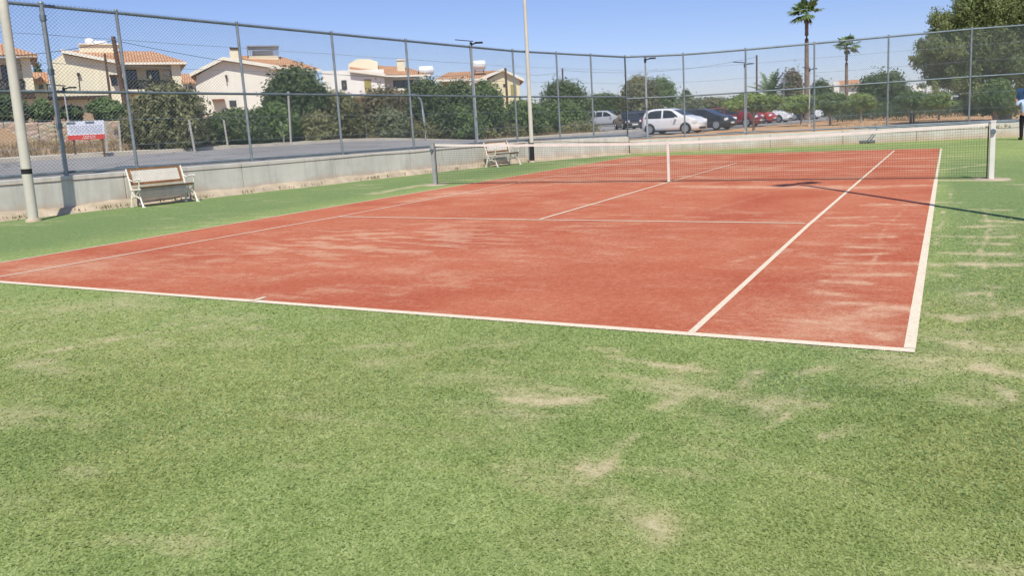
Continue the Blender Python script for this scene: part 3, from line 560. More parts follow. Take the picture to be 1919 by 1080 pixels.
for a, b in zip(xsn[:-1], xsn[1:]):
    za, zb = ntop(a), ntop(b); m.add([(a, -.012, za-.055), (b, -.012, zb-.055), (b, -.010, zb), (a, -.010, za), (a, .012, za-.055), (b, .012, zb-.055), (b, .010, zb), (a, .010, za)], [(0,1,2,3), (7,6,5,4), (3,2,6,7), (4,5,1,0)])
m.build('headband', M['tape'], root)
m = MB()
for sx in (-1, 1): m.bar((sx*6.325, 0, .03), (sx*6.325, 0, 1.04), .012, n=6); m.bar((sx*6.32, 0, 1.05), (sx*6.4, 0, 1.06), .006, n=5)
m.bar((L0, 0, .035), (L1, 0, .035), .006, n=5); m.build('border_cord', M['net'], root)
m = MB(); m.box((0, -.016, .47), (.055, .012, .90)); m.box((0, .016, .47), (.055, .012, .90)); m.box((0, 0, .93), (.06, .045, .02)); m.build('center_strap', M['tape'], root)
for sx, mt, lab in ((1, M['npost'], 'white square net post standing on a sandy pad at the right end of the net'), (-1, M['npostg'], 'grey weathered net post at the left end of the net near the wall')):
    rt = empty('net_post', (6.40*sx, 0, 0), 0, lab, 'net post')
    m = MB(); m.box((0, 0, .54), (.09, .09, 1.10)); bevel(m.build('column', mt, rt), .012)
    m = MB(); m.box((0, 0, 1.095), (.10, .10, .025)); m.build('cap', mt, rt)
    m = MB(); m.lathe([(.05, -.03), (.05, .03)], (0, -.055, .9), 12, 'Y'); m.build('winder', M['galvd'], rt)
    m = MB(); m.lathe([(.34, -.02), (.33, .006), (.25, .012)], (0, 0, 0), 18); m.build('footing', M['sandstrip'], rt)

# ------------------------------------------------------------------ court light masts
def mast(base, H, r0, r1, lean, blackz, name_label, seeds=0, head=True):
    rt = empty('light_mast', (base[0], base[1], 0), 0, name_label, 'light mast', 'light masts round the court')
    m = MB(); top = Vector((lean[0], lean[1], H)); k = 12
    m.tube([top*(i/k) for i in range(k+1)], [r0+(r1-r0)*i/k for i in range(k+1)], 14); m.build('pole', M['wpole'], rt)
    m = MB(); a, b = blackz; m.bar(top*(a/H), top*(b/H), (r0+(r1-r0)*a/H)*1.03, (r0+(r1-r0)*b/H)*1.03, 14); m.build('black_band', M['black'], rt)
    m = MB(); m.lathe([(r0*1.6, -.02), (r0*1.45, .04), (r0*1.1, .07)], (0, 0, 0), 12); m.build('footing', M['sandstrip'], rt)
    if head:
        m = MB(); c = top; m.box(tuple(c), (.9, .08, .08), YAW*0+.9); m.build('cross_arm', M['galvd'], rt)
        for s in (-1, 1):
            m = MB(); d = Vector((math.cos(.9), math.sin(.9), 0)); m.box(tuple(c+d*.33*s+Vector((0, 0, -.1))), (.42, .34, .14), .9, .5); m.build('floodlight', M['black'], rt)
    return rt
b1 = onz(63, 415); t1 = onplane(5, 0, (b1[0], b1[1]), (b1[0]+_r0[0], b1[1]+_r0[1])); H1 = 8.6
mast(b1, H1, .094, .070, ((t1[0]-b1[0])*H1/t1[2], (t1[1]-b1[1])*H1/t1[2]), (.96, 1.06), 'thick cream light mast with a thin black band left of the first bench')
b2 = onz(998, 304); t2 = onplane(983, 0, (b2[0], b2[1]), (b2[0]+_r0[0], b2[1]+_r0[1])); H2 = 8.8
mast(b2, H2, .085, .055, ((t2[0]-b2[0])*H2/t2[2], (t2[1]-b2[1])*H2/t2[2]), (.0, .74), 'slim white light mast with a black base beside the second bench')
tip = onz(1490, 345); Lm = 7.4
b3 = (tip[0]+SUNAZ[0]*Lm, tip[1]+SUNAZ[1]*Lm)
mast(b3, Lm*math.tan(SUNEL), .07, .055, (0, 0), (.0, .7), 'light mast to the right of the court that throws the long thin shadow')

# ------------------------------------------------------------------ benches
def bench(loc, rz, label):
    rt = empty('park_bench', loc, rz, label, 'bench', 'benches along the left wall')      # local x along the seat, -y faces the court
    Lb = 1.28
    for sx in (-1, 1):
        x = sx*Lb/2; m = MB()
        m.tube([(x, -.30, 0), (x, -.27, .06), (x, -.20, .22), (x, -.17, .34), (x, -.21, .44)], [.026, .022, .020, .020, .024], 7)
        m.tube([(x, .24, 0), (x, .215, .10), (x, .17, .30), (x, .17, .42), (x, .21, .60), (x, .30, .88)], [.026, .022, .022, .022, .020, .016], 7)
        m.tube([(x, -.24, .42), (x, -.05, .405), (x, .17, .40)], .020, 7)
        m.tube([(x, -.19, .20), (x, -.02, .26), (x, .18, .21)], .015, 6)
        m.tube([(x, -.16, .36), (x, -.05, .30), (x, .02, .24), (x, .10, .30), (x, .17, .38)], .012, 6)
        m.box((x, -.31, .012), (.05, .07, .024)); m.box((x, .25, .012), (.05, .07, .024))
        e = m.build('end_frame', M['white'], rt)
        m = MB(); m.tube([(x, -.20, .44), (x, -.235, .52), (x, -.22, .60), (x, -.26, .645), (x, -.31, .635)], [.018, .016, .016, .022, .016], 7)
        m.tube([(x, -.25, .645), (x, -.08, .635), (x, .07, .60), (x, .22, .64)], [.020, .018, .015, .014], 7); m.build('armrest', M['white'], e)
    for k in range(5):
        m = MB(); y = -.235+k*.092; m.box((0, y, .445+(.012 if k == 0 else 0)-.004*k), (Lb-.03, .078, .026)); bevel(m.build('seat_slat', M['woodd'] if k == 0 else M['wood'], rt), .006)
    tilt = math.atan2(.28, .09)
    def B(u, f): return (u, .205+.105*f, .52+.36*f)
    m = MB()
    for f in (0.03, .93): a = B(-Lb/2+.03, f); b = B(Lb/2-.03, f); m.sq(a, b, .022, .058)
    for s in (-1, 1): m.sq(B(s*(Lb/2-.06), .05), B(s*(Lb/2-.06), .93), .05, .022)
    bevel(m.build('backrest_frame', M['wood'], rt), .004)
    m = MB(); n = 17; wv = Lb-.18; hv = .30
    for s in (-1, 1):
        for k in range(-5, n+1):
            u0 = -wv/2+k*.066; seg = []
            ua, ub = u0, u0+hv*.95; fa, fb = .10, .88
            if s < 0: ua, ub = ub, ua
            lo, hi = 0., 1.
            for q in (0, 1):
                pass
            def clipu(u, v, f0, f1):
                a, b = (u, f0), (v, f1)
                if a[0] > b[0]: a, b = b, a
                if b[0] < -wv/2 or a[0] > wv/2: return None
                if a[0] < -wv/2: t = (-wv/2-a[0])/(b[0]-a[0]); a = (-wv/2, a[1]+(b[1]-a[1])*t)
                if b[0] > wv/2: t = (wv/2-a[0])/(b[0]-a[0]); b = (wv/2, a[1]+(b[1]-a[1])*t)
                return a, b
            r_ = clipu(ua, ub, fa, fb)
            if r_ and abs(r_[0][0]-r_[1][0]) > .02:
                a = np.array(B(*r_[0])); b = np.array(B(*r_[1])); o_ = np.array([0, -.004*s, 0]); m.sq(a+o_, b+o_, .007, .026)
    m.build('backrest_lattice', M['white'], rt)
    m = MB(); m.bar((-Lb/2, .0, .235), (Lb/2, .0, .235), .010, n=6); m.build('stretcher', M['white'], rt)
    return rt
wa = math.atan2(WD[1], WD[0])
f1, f2 = onz(264, 392), onz(374, 381); rb = math.atan2(f2[1]-onz(276, 393)[1], f2[0]-onz(276, 393)[0])
c = (onz(276, 393)+onz(374, 381))/2; d = np.array([math.cos(wa), math.sin(wa)]); nb = np.array([-d[1], d[0]])
pw = (c[:2]-WA)@WN; c = c+np.array([*(WN*(-.56-pw)+WD*.24), 0])
bench((c[0], c[1], 0), wa, 'white iron bench with brown framed lattice back near the thick cream mast')
c = (onz(936, 316)+onz(973, 311))/2
pw = (c[:2]-WA)@WN; c = c+np.array([*(WN*(-.62-pw)+WD*.75), 0])
bench((c[0], c[1], 0), wa, 'white iron bench by the slim mast, seen through the left part of the net')

# ------------------------------------------------------------------ foliage
def leaves(blobs, n, size, up=.35, droop=0., shell=.5):
    n = int(n*3.3); size = size*.5
    """blobs: list of (cx,cy,cz,rx,ry,rz); many small leaf faces through the volume"""
    B = np.array(blobs, float); vol = (B[:, 3]*B[:, 4]*B[:, 5])**.72; idx = rng.choice(len(B), n, p=vol/vol.sum()); bt = rng.random(len(B))
    d = rng.normal(size=(n, 3)); d /= np.linalg.norm(d, axis=1)[:, None]; rad = shell+(1.06-shell)*rng.random(n)**.6
    inner = rng.random(n) < .22; rad[inner] = rng.random(inner.sum())**.5*.8
    out = rng.random(n) < .13; rad[out] *= 1.05+.35*rng.random(out.sum())
    ruf = 1+.26*np.sin(d[:, 0]*7+idx*1.7)*np.sin(d[:, 1]*6+idx)+.17*rng.normal(size=n)
    c = B[idx, :3]+d*B[idx, 3:6]*(rad*ruf)[:, None]
    nr_ = d+rng.normal(size=(n, 3))*.75+np.array([0, 0, up]); nr_ /= np.linalg.norm(nr_, axis=1)[:, None]
    t = np.cross(nr_, rng.normal(size=(n, 3))); t[:, 2] -= droop*np.abs(rng.normal(size=n)); t /= np.linalg.norm(t, axis=1)[:, None]; b = np.cross(nr_, t)
    s = size*(.55+.9*rng.random(n))[:, None]; w_ = s*.48
    V = np.empty((n, 4, 3)); V[:, 0] = c-t*s; V[:, 1] = c+b*w_; V[:, 2] = c+t*s; V[:, 3] = c-b*w_
    zlo, zhi = (B[:, 2]-B[:, 5]).min(), (B[:, 2]+B[:, 5]).max()
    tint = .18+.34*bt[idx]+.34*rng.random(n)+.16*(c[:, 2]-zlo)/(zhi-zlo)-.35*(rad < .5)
    F = np.arange(n*4).reshape(n, 4); return V.reshape(-1, 3), F, np.repeat(np.clip(tint, 0, 1), 4)
def crown_blobs(w, d, h, z0, n, rs, taper=0.):
    """uneven clump set filling a w x d x h envelope whose bottom is at z0"""
    r = random.Random(rs); out = []
    for k in range(n):
        a = r.uniform(0, 2*math.pi); q = math.sqrt(r.random()); zf = r.random()**.85
        env = math.sqrt(max(.06, 1-(2*zf-.85)**2*.75))*(1-taper*zf); br = r.uniform(.12, .25)
        rx = w*br*r.uniform(.8, 1.2); rz = min(h*.42, h*br*r.uniform(.85, 1.2))
        out.append((q*(w/2-rx*.8)*env*math.cos(a), q*(d/2-rx*.8)*env*math.sin(a), z0+rz*.8+(h-rz*1.75)*zf, rx, rx*d/w, rz))
    return out
def plant(name, label, cat, base, blobs, n, size, mat, trunk=None, group=None, tm=None, up=.35, droop=0., shell=.5, limbs=5, sub='crown'):
    rt = empty(name, base, random.uniform(0, .3), label, cat, group)
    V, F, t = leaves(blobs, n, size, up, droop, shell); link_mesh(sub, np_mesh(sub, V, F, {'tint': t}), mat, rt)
    h, r0 = trunk or (.6, .08); m = MB(); rr = random.Random(int(n+h*10))
    lean = (rr.uniform(-.1, .1)*h, rr.uniform(-.1, .1)*h)
    m.tube([(0, 0, -.3), (lean[0]*.2, lean[1]*.2, h*.35), (lean[0]*.6, lean[1]*.6, h*.7), (*lean, h)], [r0*1.25, r0, r0*.85, r0*.7], 8)
    for b in rr.sample(blobs, min(limbs, len(blobs))):
        e = Vector(b[:3]); s = Vector((*lean, h*.92)); mid = s.lerp(e, .5)+Vector((rr.uniform(-.15, .15), rr.uniform(-.15, .15), .12)); m.tube([s, mid, e], [r0*.6, r0*.38, r0*.16], 6)
    m.build('trunk', tm or M['trunk'], rt); return rt
def span(l, r, y, D): return float(np.linalg.norm(at(l, y, D)[:2]-at(r, y, D)[:2]))
_seed = [100]
def shrub(name, label, cat, l, r, top, bot, D, mat, n=5000, size=.16, trunk=None, group=None, z=None, nb=14, taper=.15, depth=.85, low=0., **kw):
    """plant sighted between bearings l and r, its top at sighting line 'top', standing at distance D"""
    _seed[0] += 1; cx = (l+r)/2; B = at(cx, bot, D); zb = float(zg(B[0], B[1])) if z is None else z; nb = int(nb*1.5); zt = at(cx, top, D)[2]; h = max(.4, zt-zb); wd = span(l, r, bot, D)*1.12
    z0 = h*low; bl = crown_blobs(wd, wd*depth, h-z0, z0, nb, _seed[0], taper)
    return plant(name, label, cat, (B[0], B[1], zb), bl, n, size, mat, trunk or (max(.5, h*.45), .05+.012*h), group, **kw)
G1 = 'shrubs and small trees across the road'
for a in [
 ('shrub', 'rounded olive green bush across the road right of the red and white banner', 246, 404, 158, 282, 34.0, 'leaf_olive', 9500, .17),
 ('shrub', 'low dark green bush between the olive bush and the tall dark tree', 385, 512, 202, 275, 36, 'leaf_dark', 6200, .16),
 ('tree', 'tall dark green tree in front of the gable with the caged roof tank', 500, 626, 124, 268, 39, 'leaf_dark', 10500, .18),
 ('shrub', 'mid green bush at the foot of the tall dark tree', 462, 566, 192, 271, 37, 'leaf_mid', 5200, .16),
 ('shrub', 'dull olive bush right of the tall dark tree', 575, 690, 172, 266, 39.5, 'leaf_olive', 7200, .16),
 ('shrub', 'low olive bush hiding the foot of the tall dark tree', 548, 640, 208, 268, 38, 'leaf_olive', 4600, .15),
 ('shrub', 'thin brownish bush below the white house', 668, 780, 162, 260, 42, 'leaf_brown', 5200, .15),
 ('shrub', 'low grey green bush beside the thin brownish bush', 690, 770, 200, 259, 41, 'leaf_grey', 3600, .15),
 ('shrub', 'dense dark bush behind the curved street lamp', 750, 852, 148, 256, 44.5, 'leaf_dark', 7500, .17),
 ('tree', 'dark green tree in front of the long tiled roof', 822, 905, 150, 252, 46, 'leaf_dark', 6800, .18),
 ('shrub', 'low dark bush behind the solar light by the slim mast', 800, 905, 198, 252, 45, 'leaf_mid', 4600, .16),
 ('tree', 'broad dark tree left of the yellow gable house', 876, 948, 152, 250, 48, 'leaf_mid', 6200, .18),
 ('shrub', 'low green bush under the yellow gable house', 935, 1024, 186, 246, 51, 'leaf_mid', 5200, .17),
 ('tree', 'round crowned tree behind the small red and white sign', 1002, 1112, 150, 240, 66, 'leaf_dark', 8500, .21),
 ('shrub', 'low dark green bush right of the small red and white sign', 1012, 1100, 190, 240, 60, 'leaf_mid', 4600, .2),
 ('shrub', 'dark bush behind the silver car', 1092, 1185, 172, 234, 104, 'leaf_dark', 6200, .26),
 ('tree', 'large round tree behind the white hatchback', 1164, 1240, 142, 225, 98, 'leaf_olive', 9200, .28),
 ('tree', 'dark tree with an upright tip right of the corner fence post', 1212, 1270, 143, 222, 100, 'leaf_mid', 5800, .27),
 ('shrub', 'flat topped grey green bush behind the black hatchback', 1258, 1325, 183, 218, 96, 'leaf_grey', 5200, .26),
 ('shrub', 'low dark bush behind the roof of the dark red car', 1300, 1375, 180, 216, 105, 'leaf_olive', 4800, .28)]:
    nm, lab, l, r_, tp, bt, D, mt, n, sz = a
    shrub(nm, lab, nm, l, r_, tp, bt, D, M[mt], n, sz, group=G1, nb=30)
for a in [
 ('clipped green shrub at the foot of the leftmost house', -30, 62, 176, 226, 37.5, 'leaf_dark', 4200), ('bright green shrub on the stone wall left of the thick fence post', 58, 112, 186, 226, 37.5, 'leaf_mid', 3800),
 ('small dark shrub on the stone wall below the arched doorway', 108, 165, 198, 226, 38, 'leaf_dark', 2600), ('spiky green shrub on the stone wall right of the arched doorway', 158, 240, 184, 228, 38, 'leaf_mid', 4200), ('distant dark tree between the two leftmost houses', 60, 96, 118, 170, 110, 'leaf_dark', 2600)]:
    lab, l, r_, tp, bt, D, mt, n = a; shrub('shrub' if 'shrub' in lab else 'tree', lab, 'shrub' if 'shrub' in lab else 'tree', l, r_, tp, bt, D, M[mt], n, .13 if D < 50 else .3, group='garden shrubs of the houses', nb=12)
G2 = 'small pruned trees by the car park'
for lab, l, r_, tp, bt, D, mt, n in [
 ('small bright green tree in front of the red cars', 1362, 1462, 174, 246, 43, 'leaf_bright', 6200), ('bright green round tree right of the street light in front of the tall palm', 1462, 1540, 178, 232, 55, 'leaf_bright', 4600), ('low branched green tree in front of the far tiled house', 1520, 1592, 174, 232, 52, 'leaf_mid', 5200),
 ('green standard tree with a bare pale trunk at the edge of the orange dirt', 1585, 1642, 172, 226, 55, 'leaf_bright', 4200), ('light green tree in front of the dark hedge, left of the two black posts', 1676, 1738, 172, 224, 58, 'leaf_mid', 4600), ('yellow green tree with two pale stems at the hedge', 1728, 1790, 174, 224, 55, 'leaf_bright', 4600)]:
    shrub('pruned_tree', lab, 'tree', l, r_, tp, bt, D, M[mt], n, .15, group=G2, low=.42 if bt < 240 else .5, nb=13, trunk=(.85, .07), tm=M['paletrunk'], taper=0.)
for lab, l, r_, tp, bt, D, mt, n, sz in [
 ('dark green broad tree right of the far tiled roof', 1604, 1712, 134, 222, 84, 'leaf_dark', 8500, .26), ('brownish rounded tree between the date palm and the tall palm', 1462, 1512, 128, 215, 90, 'leaf_brown', 4600, .26),
 ('dark tree left of the far tiled house', 1510, 1566, 150, 215, 98, 'leaf_dark', 3800, .27), ('distant low trees at the end of the car park', 1366, 1440, 185, 214, 120, 'leaf_grey', 3800, .3), ('distant low grey green tree left of the date palm', 1270, 1300, 168, 212, 150, 'leaf_dark', 1500, .4)]:
    shrub('tree', lab, 'tree', l, r_, tp, bt, D, M[mt], n, sz, group='distant trees', nb=16)
rr = random.Random(21); bl = []; q0 = at(1500, 205, 128)
for px in range(1085, 1950, 7):
    D_ = rr.uniform(112, 142); top = np.interp(px, [1085,1165,1260,1370,1480,1600,1720,1800,1950], [180,176,184,187,184,178,176,172,165])+rr.uniform(-5, 9); X = at(px, top, D_); z_ = float(zg(X[0], X[1])); hh = max(1.2, X[2]-z_)
    for f in (.30, .72): bl.append((X[0]-q0[0]+rr.uniform(-1, 1), X[1]-q0[1]+rr.uniform(-1, 1), z_+hh*f, hh*rr.uniform(.26, .42), hh*rr.uniform(.26, .42), hh*.30))
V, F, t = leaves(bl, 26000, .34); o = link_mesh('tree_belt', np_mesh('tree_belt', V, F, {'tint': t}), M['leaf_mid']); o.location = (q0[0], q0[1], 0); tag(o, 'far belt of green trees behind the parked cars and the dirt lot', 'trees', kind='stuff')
# clipped hedge along the back of the dirt lot
def hedge(l, r_, D, hgt, label):
    a = at(l, 220, D); b = at(r_, 212, D); L = float(np.linalg.norm(b[:2]-a[:2])); c = (a+b)/2; z = float(zg(c[0], c[1])); k = int(L/.8); bl = []
    for i in range(k): bl.append(((i+.5)/k*L-L/2, random.uniform(-.15, .15), hgt*.5, .75, .7, hgt*.52*random.uniform(.9, 1.08)))
    rt = empty('hedge', (c[0], c[1], z), math.atan2(b[1]-a[1], b[0]-a[0]), label, 'hedge'); V, F, t = leaves(bl, int(L*520), .11); link_mesh('foliage', np_mesh('foliage', V, F, {'tint': t}), M['leaf_dark'], rt)
    m = MB()
    for i in range(k): m.bar(((i+.5)/k*L-L/2, 0, -.1), ((i+.5)/k*L-L/2, random.uniform(-.1, .1), hgt*.6), .03, .015)
    m.build('stems', M['trunk'], rt)
hedge(1560, 1905, 64, 1.35, 'long dark clipped hedge along the back of the orange dirt lot')
# big tree on the right
B = at(1884, 225, 45); zb = float(zg(B[0], B[1]))
def puff(px, py, D, r, rz): X = at(px, py, D); return (X[0]-B[0], X[1]-B[1], X[2]-zb, r, r, rz)
bl = []
rr = random.Random(5)
for px, py, rad in [(1835,30,1.5),(1880,5,1.6),(1925,20,1.6),(1800,65,1.5),(1850,75,1.7),(1900,70,1.6),(1770,85,1.2),(1745,112,1.05),(1785,120,1.4),(1835,125,1.6),(1885,120,1.6),(1930,110,1.6),(1765,150,.75),(1810,160,.95),(1860,165,.9),(1960,60,1.6),(1970,130,1.5),(1728,128,.5),(1742,146,.45),(1850,-40,1.3),(1915,-55,1.4),(1965,-20,1.5),(1815,25,1.2),(1785,50,1.0),(1845,45,1.4),(1755,80,.9),(1870,40,1.5),(1840,-5,1.3),(1735,110,.6),(1775,100,1.2),(1800,178,.8),(1840,185,.9),(1880,190,.9),(1760,168,.6)]:
    for dv in (-1.6, 0.2, 1.9)[:3 if rad > .8 else 1]: 
        
        for q_ in range(2): b_ = puff(px+rr.uniform(-26, 26), py+rr.uniform(-20, 20), 45+dv+rr.uniform(-.6, .6), rad*rr.uniform(.26, .52), rad*rr.uniform(.28, .6)); bl.append(b_)
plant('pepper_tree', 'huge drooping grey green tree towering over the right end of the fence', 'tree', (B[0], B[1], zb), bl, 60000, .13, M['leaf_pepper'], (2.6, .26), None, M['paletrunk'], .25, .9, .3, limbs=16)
shrub('shrub', 'dark leafy bush under the huge tree, left of the person', 'shrub', 1826, 1902, 150, 232, 42, M['leaf_mid'], 6500, .13, nb=14, low=.22, trunk=(1.2, .10), tm=M['paletrunk'])
shrub('shrub', 'bush under the left side of the huge tree behind the hedge', 'shrub', 1790, 1850, 152, 218, 68, M['leaf_dark'], 3500, .2, nb=12)
shrub('tree', 'dark tree behind the huge tree at the right edge', 'tree', 1880, 1990, 120, 220, 75, M['leaf_dark'], 5200, .25, nb=14)

def fan_palm(px, pyt, pyb, D, label, rad, skirt=True):
    b = at(px, pyb, D); z = float(zg(b[0], b[1])); H = at(px, pyt, D)[2]-z; rt = empty('fan_palm', (b[0], b[1], z), random.uniform(0, 3), label, 'palm tree', 'fan palms')
    m = MB(); k = 26; Hs = H-.45*rad
    m.tube([(.10*math.sin(i/k*2), 0, Hs*i/k) for i in range(k+1)], [(.25-.10*i/k)*(1+(.09 if i % 2 else 0)) for i in range(k+1)], 10); m.build('trunk', M['palmtrunk'], rt)
    tx = .10*math.sin(2); r = random.Random(int(px)); V, F, T_ = [], [], []
    def fan(az, el, L, dead):
        d = np.array([math.cos(az)*math.cos(el), math.sin(az)*math.cos(el), math.sin(el)]); o = np.array([tx, 0, Hs]); side = np.array([-math.sin(az), math.cos(az), 0]); upv = np.cross(d, side)*-1
        hub = o+d*L*.5; n0 = len(V); tt = (.05+.15*r.random()) if dead else .3+.7*r.random()
        V.extend([o-side*.03, o+side*.03, hub+side*.03, hub-side*.03]); F.append((n0, n0+1, n0+2, n0+3)); T_.extend([tt]*4)
        for q in range(-7, 8):
            a = q*.19; dd = d*math.cos(a)+side*math.sin(a); lg = L*.62*(1-.018*q*q*.6)*r.uniform(.85, 1.1); p1 = hub+dd*lg*.6+upv*.02; p2 = hub+dd*lg-np.array([0, 0, lg*r.uniform(.12, .42)]); nn = np.cross(dd, upv); w0 = .055*L
            n0 = len(V); V.extend([hub, p1-nn*w0, p2, p1+nn*w0]); F.append((n0, n0+1, n0+2, n0+3)); T_.extend([tt]*4)
    for i in range(34): fan(r.uniform(0, 6.28), r.choice([r.uniform(-.35, .5), r.uniform(.2, 1.4)]), rad*r.uniform(.8, 1.1), False)
    link_mesh('crown', np_mesh('crown', np.array(V), F, {'tint': T_}), M['leaf_palm'], rt)
    if skirt:
        V, F, T_ = [], [], []
        for i in range(7): fan(r.uniform(0, 6.28), r.uniform(-1.35, -.9), rad*r.uniform(.4, .6), False)
        link_mesh('dead_fronds', np_mesh('dead_fronds', np.array(V), F, {'tint': T_}), M['leaf_brown'], rt)
fan_palm(1512, 10, 205, 80, 'tallest fan palm, standing behind the parked cars', 1.78); fan_palm(1587, 76, 203, 110, 'shorter fan palm in front of the far tiled house', 1.78)
def date_palm(px, pyt, pyb, D, label):
    b = at(px, pyb, D); z = float(zg(b[0], b[1])); H = at(px, pyt, D)[2]-z; rt = empty('date_palm', (b[0], b[1], z), 0, label, 'palm tree'); r = random.Random(4)
    hs = H*.5; m = MB(); m.tube([(0, 0, hs*i/10) for i in range(11)], [.32*(1+.06*(i % 2)) for i in range(11)], 10); m.build('trunk', M['palmtrunk'], rt); V, F, T_ = [], [], []
    for i in range(46):
        az = r.uniform(0, 6.28); el = r.uniform(-.1, 1.35); L = H*.62*r.uniform(.8, 1.1); p = np.array([0, 0, hs]); d = np.array([math.cos(az)*math.cos(el), math.sin(az)*math.cos(el), math.sin(el)]); side = np.array([-math.sin(az), math.cos(az), 0]); tt = .25+.7*r.random()
        for k in range(9):
            q = p+d*L/9; d = d-np.array([0, 0, .085]); d /= np.linalg.norm(d)
            for s in (-1, 1):
                lw = .48*math.sin(math.pi*(k+1.2)/10.5); tip = q+side*s*lw+d*.22-np.array([0, 0, .08]); n0 = len(V); V.extend([p, q, tip, p*.5+q*.5+side*s*lw*.4]); F.append((n0, n0+1, n0+2, n0+3)); T_.extend([tt]*4)
            p = q
    link_mesh('crown', np_mesh('crown', np.array(V), F, {'tint': T_}), M['leaf_palm'], rt)
date_palm(1443, 138, 212, 84, 'bushy date palm with arching fronds behind the car park')

rr = random.Random(9); bl = []; O_ = ps2(12.5, 25)
for k in range(150):
    s_ = rr.uniform(9.5, 43); p_ = rr.uniform(12.0, 14.6) if s_ < 34 else rr.uniform(12.5, 20); q = ps2(p_, s_); hh = rr.uniform(.35, .95)*(1 if s_ < 36 else .8); bl.append((q[0]-O_[0], q[1]-O_[1], float(zg(*q))-1.+hh*.55, hh*rr.uniform(.7, 1.2), hh*rr.uniform(.7, 1.2), hh*.62))
V, F, t = leaves(bl, 22000, .15); o = link_mesh('undergrowth', np_mesh('undergrowth', V, F, {'tint': t}), M['leaf_olive']); o.location = (O_[0], O_[1], 1.0); tag(o, 'tangled low olive undergrowth between the bushes across the road', 'undergrowth', kind='stuff')
# dry grass bank and weeds (uncountable)
def tufts(name, pts, hgt, n_each, mat, spread=.12):
    V, F, T_ = [], [], []; r = random.Random(len(pts))
    for x, y, z in pts:
        for k in range(n_each):
            a = r.uniform(0, 6.28); h = hgt*r.uniform(.4, 1.15); bx_, by_ = x+r.gauss(0, spread), y+r.gauss(0, spread); l = r.uniform(.1, .6)*h; w_ = .012+.02*h; n0 = len(V)
            V.extend([(bx_-w_*math.sin(a), by_+w_*math.cos(a), z-.02), (bx_+w_*math.sin(a), by_-w_*math.cos(a), z-.02), (bx_+l*math.cos(a)+.004, by_+l*math.sin(a), z+h), (bx_+l*math.cos(a)-.004, by_+l*math.sin(a), z+h*.98)]); F.append((n0, n0+1, n0+2, n0+3)); T_.extend([r.random()]*4)
    return tag(link_mesh(name, np_mesh(name, np.array(V), F, {'tint': T_}), mat), kind='stuff')
pts = []
for k in range(1500):
    s = random.uniform(-12, 11) if k < 1050 else random.uniform(11, 40); p = random.uniform(11.6, 14.9) if k < 1050 else random.uniform(11.5, 12.2); q = ps2(p, s); pts.append((q[0], q[1], float(zg(*q))))
tag(tufts('dry_grass', pts, .24, 8, M['leaf_dry'], .16), 'dry straw coloured grass on the bank across the road', 'grass')
pts = []
for k in range(520):
    X = ground(random.uniform(1190, 1900), random.uniform(222, 240)); pts.append((X[0], X[1], X[2]))
tag(tufts('weeds', pts, .11, 6, M['weed'], .25), 'sparse weeds on the orange dirt lot', 'weeds')
pts = []
for k in range(75):
    s = random.uniform(-9, 18); q = ps2(-random.uniform(.08, .24), s); pts.append((q[0], q[1], .06))
tag(tufts('weeds', pts, .065, 7, M['weed'], .06), 'small dry weeds along the foot of the left wall', 'weeds')

# ------------------------------------------------------------------ stone wall of the house plots
a, b = at(-60, 231, 36.8), at(222, 227, 36.0); m = MB(); d = (b-a)[:2]; L = np.linalg.norm(d); d /= L; n = np.array([-d[1], d[0]])*.4
for k in range(9):
    p, q = a[:2]+d*L*k/9, a[:2]+d*L*(k+1)/9; z0 = a[2]+(b[2]-a[2])*k/9+random.uniform(-.04, .04)
    m.prism([(*p, 1.2), (*q, 1.2), (*(q+n), 1.2), (*(p+n), 1.2)], (0, 0, z0-1.2))
o = m.build('stone_wall', M['stone']); bevel(o, .05); tag(o, 'rough tan stone garden wall behind the red and white banner', 'wall')

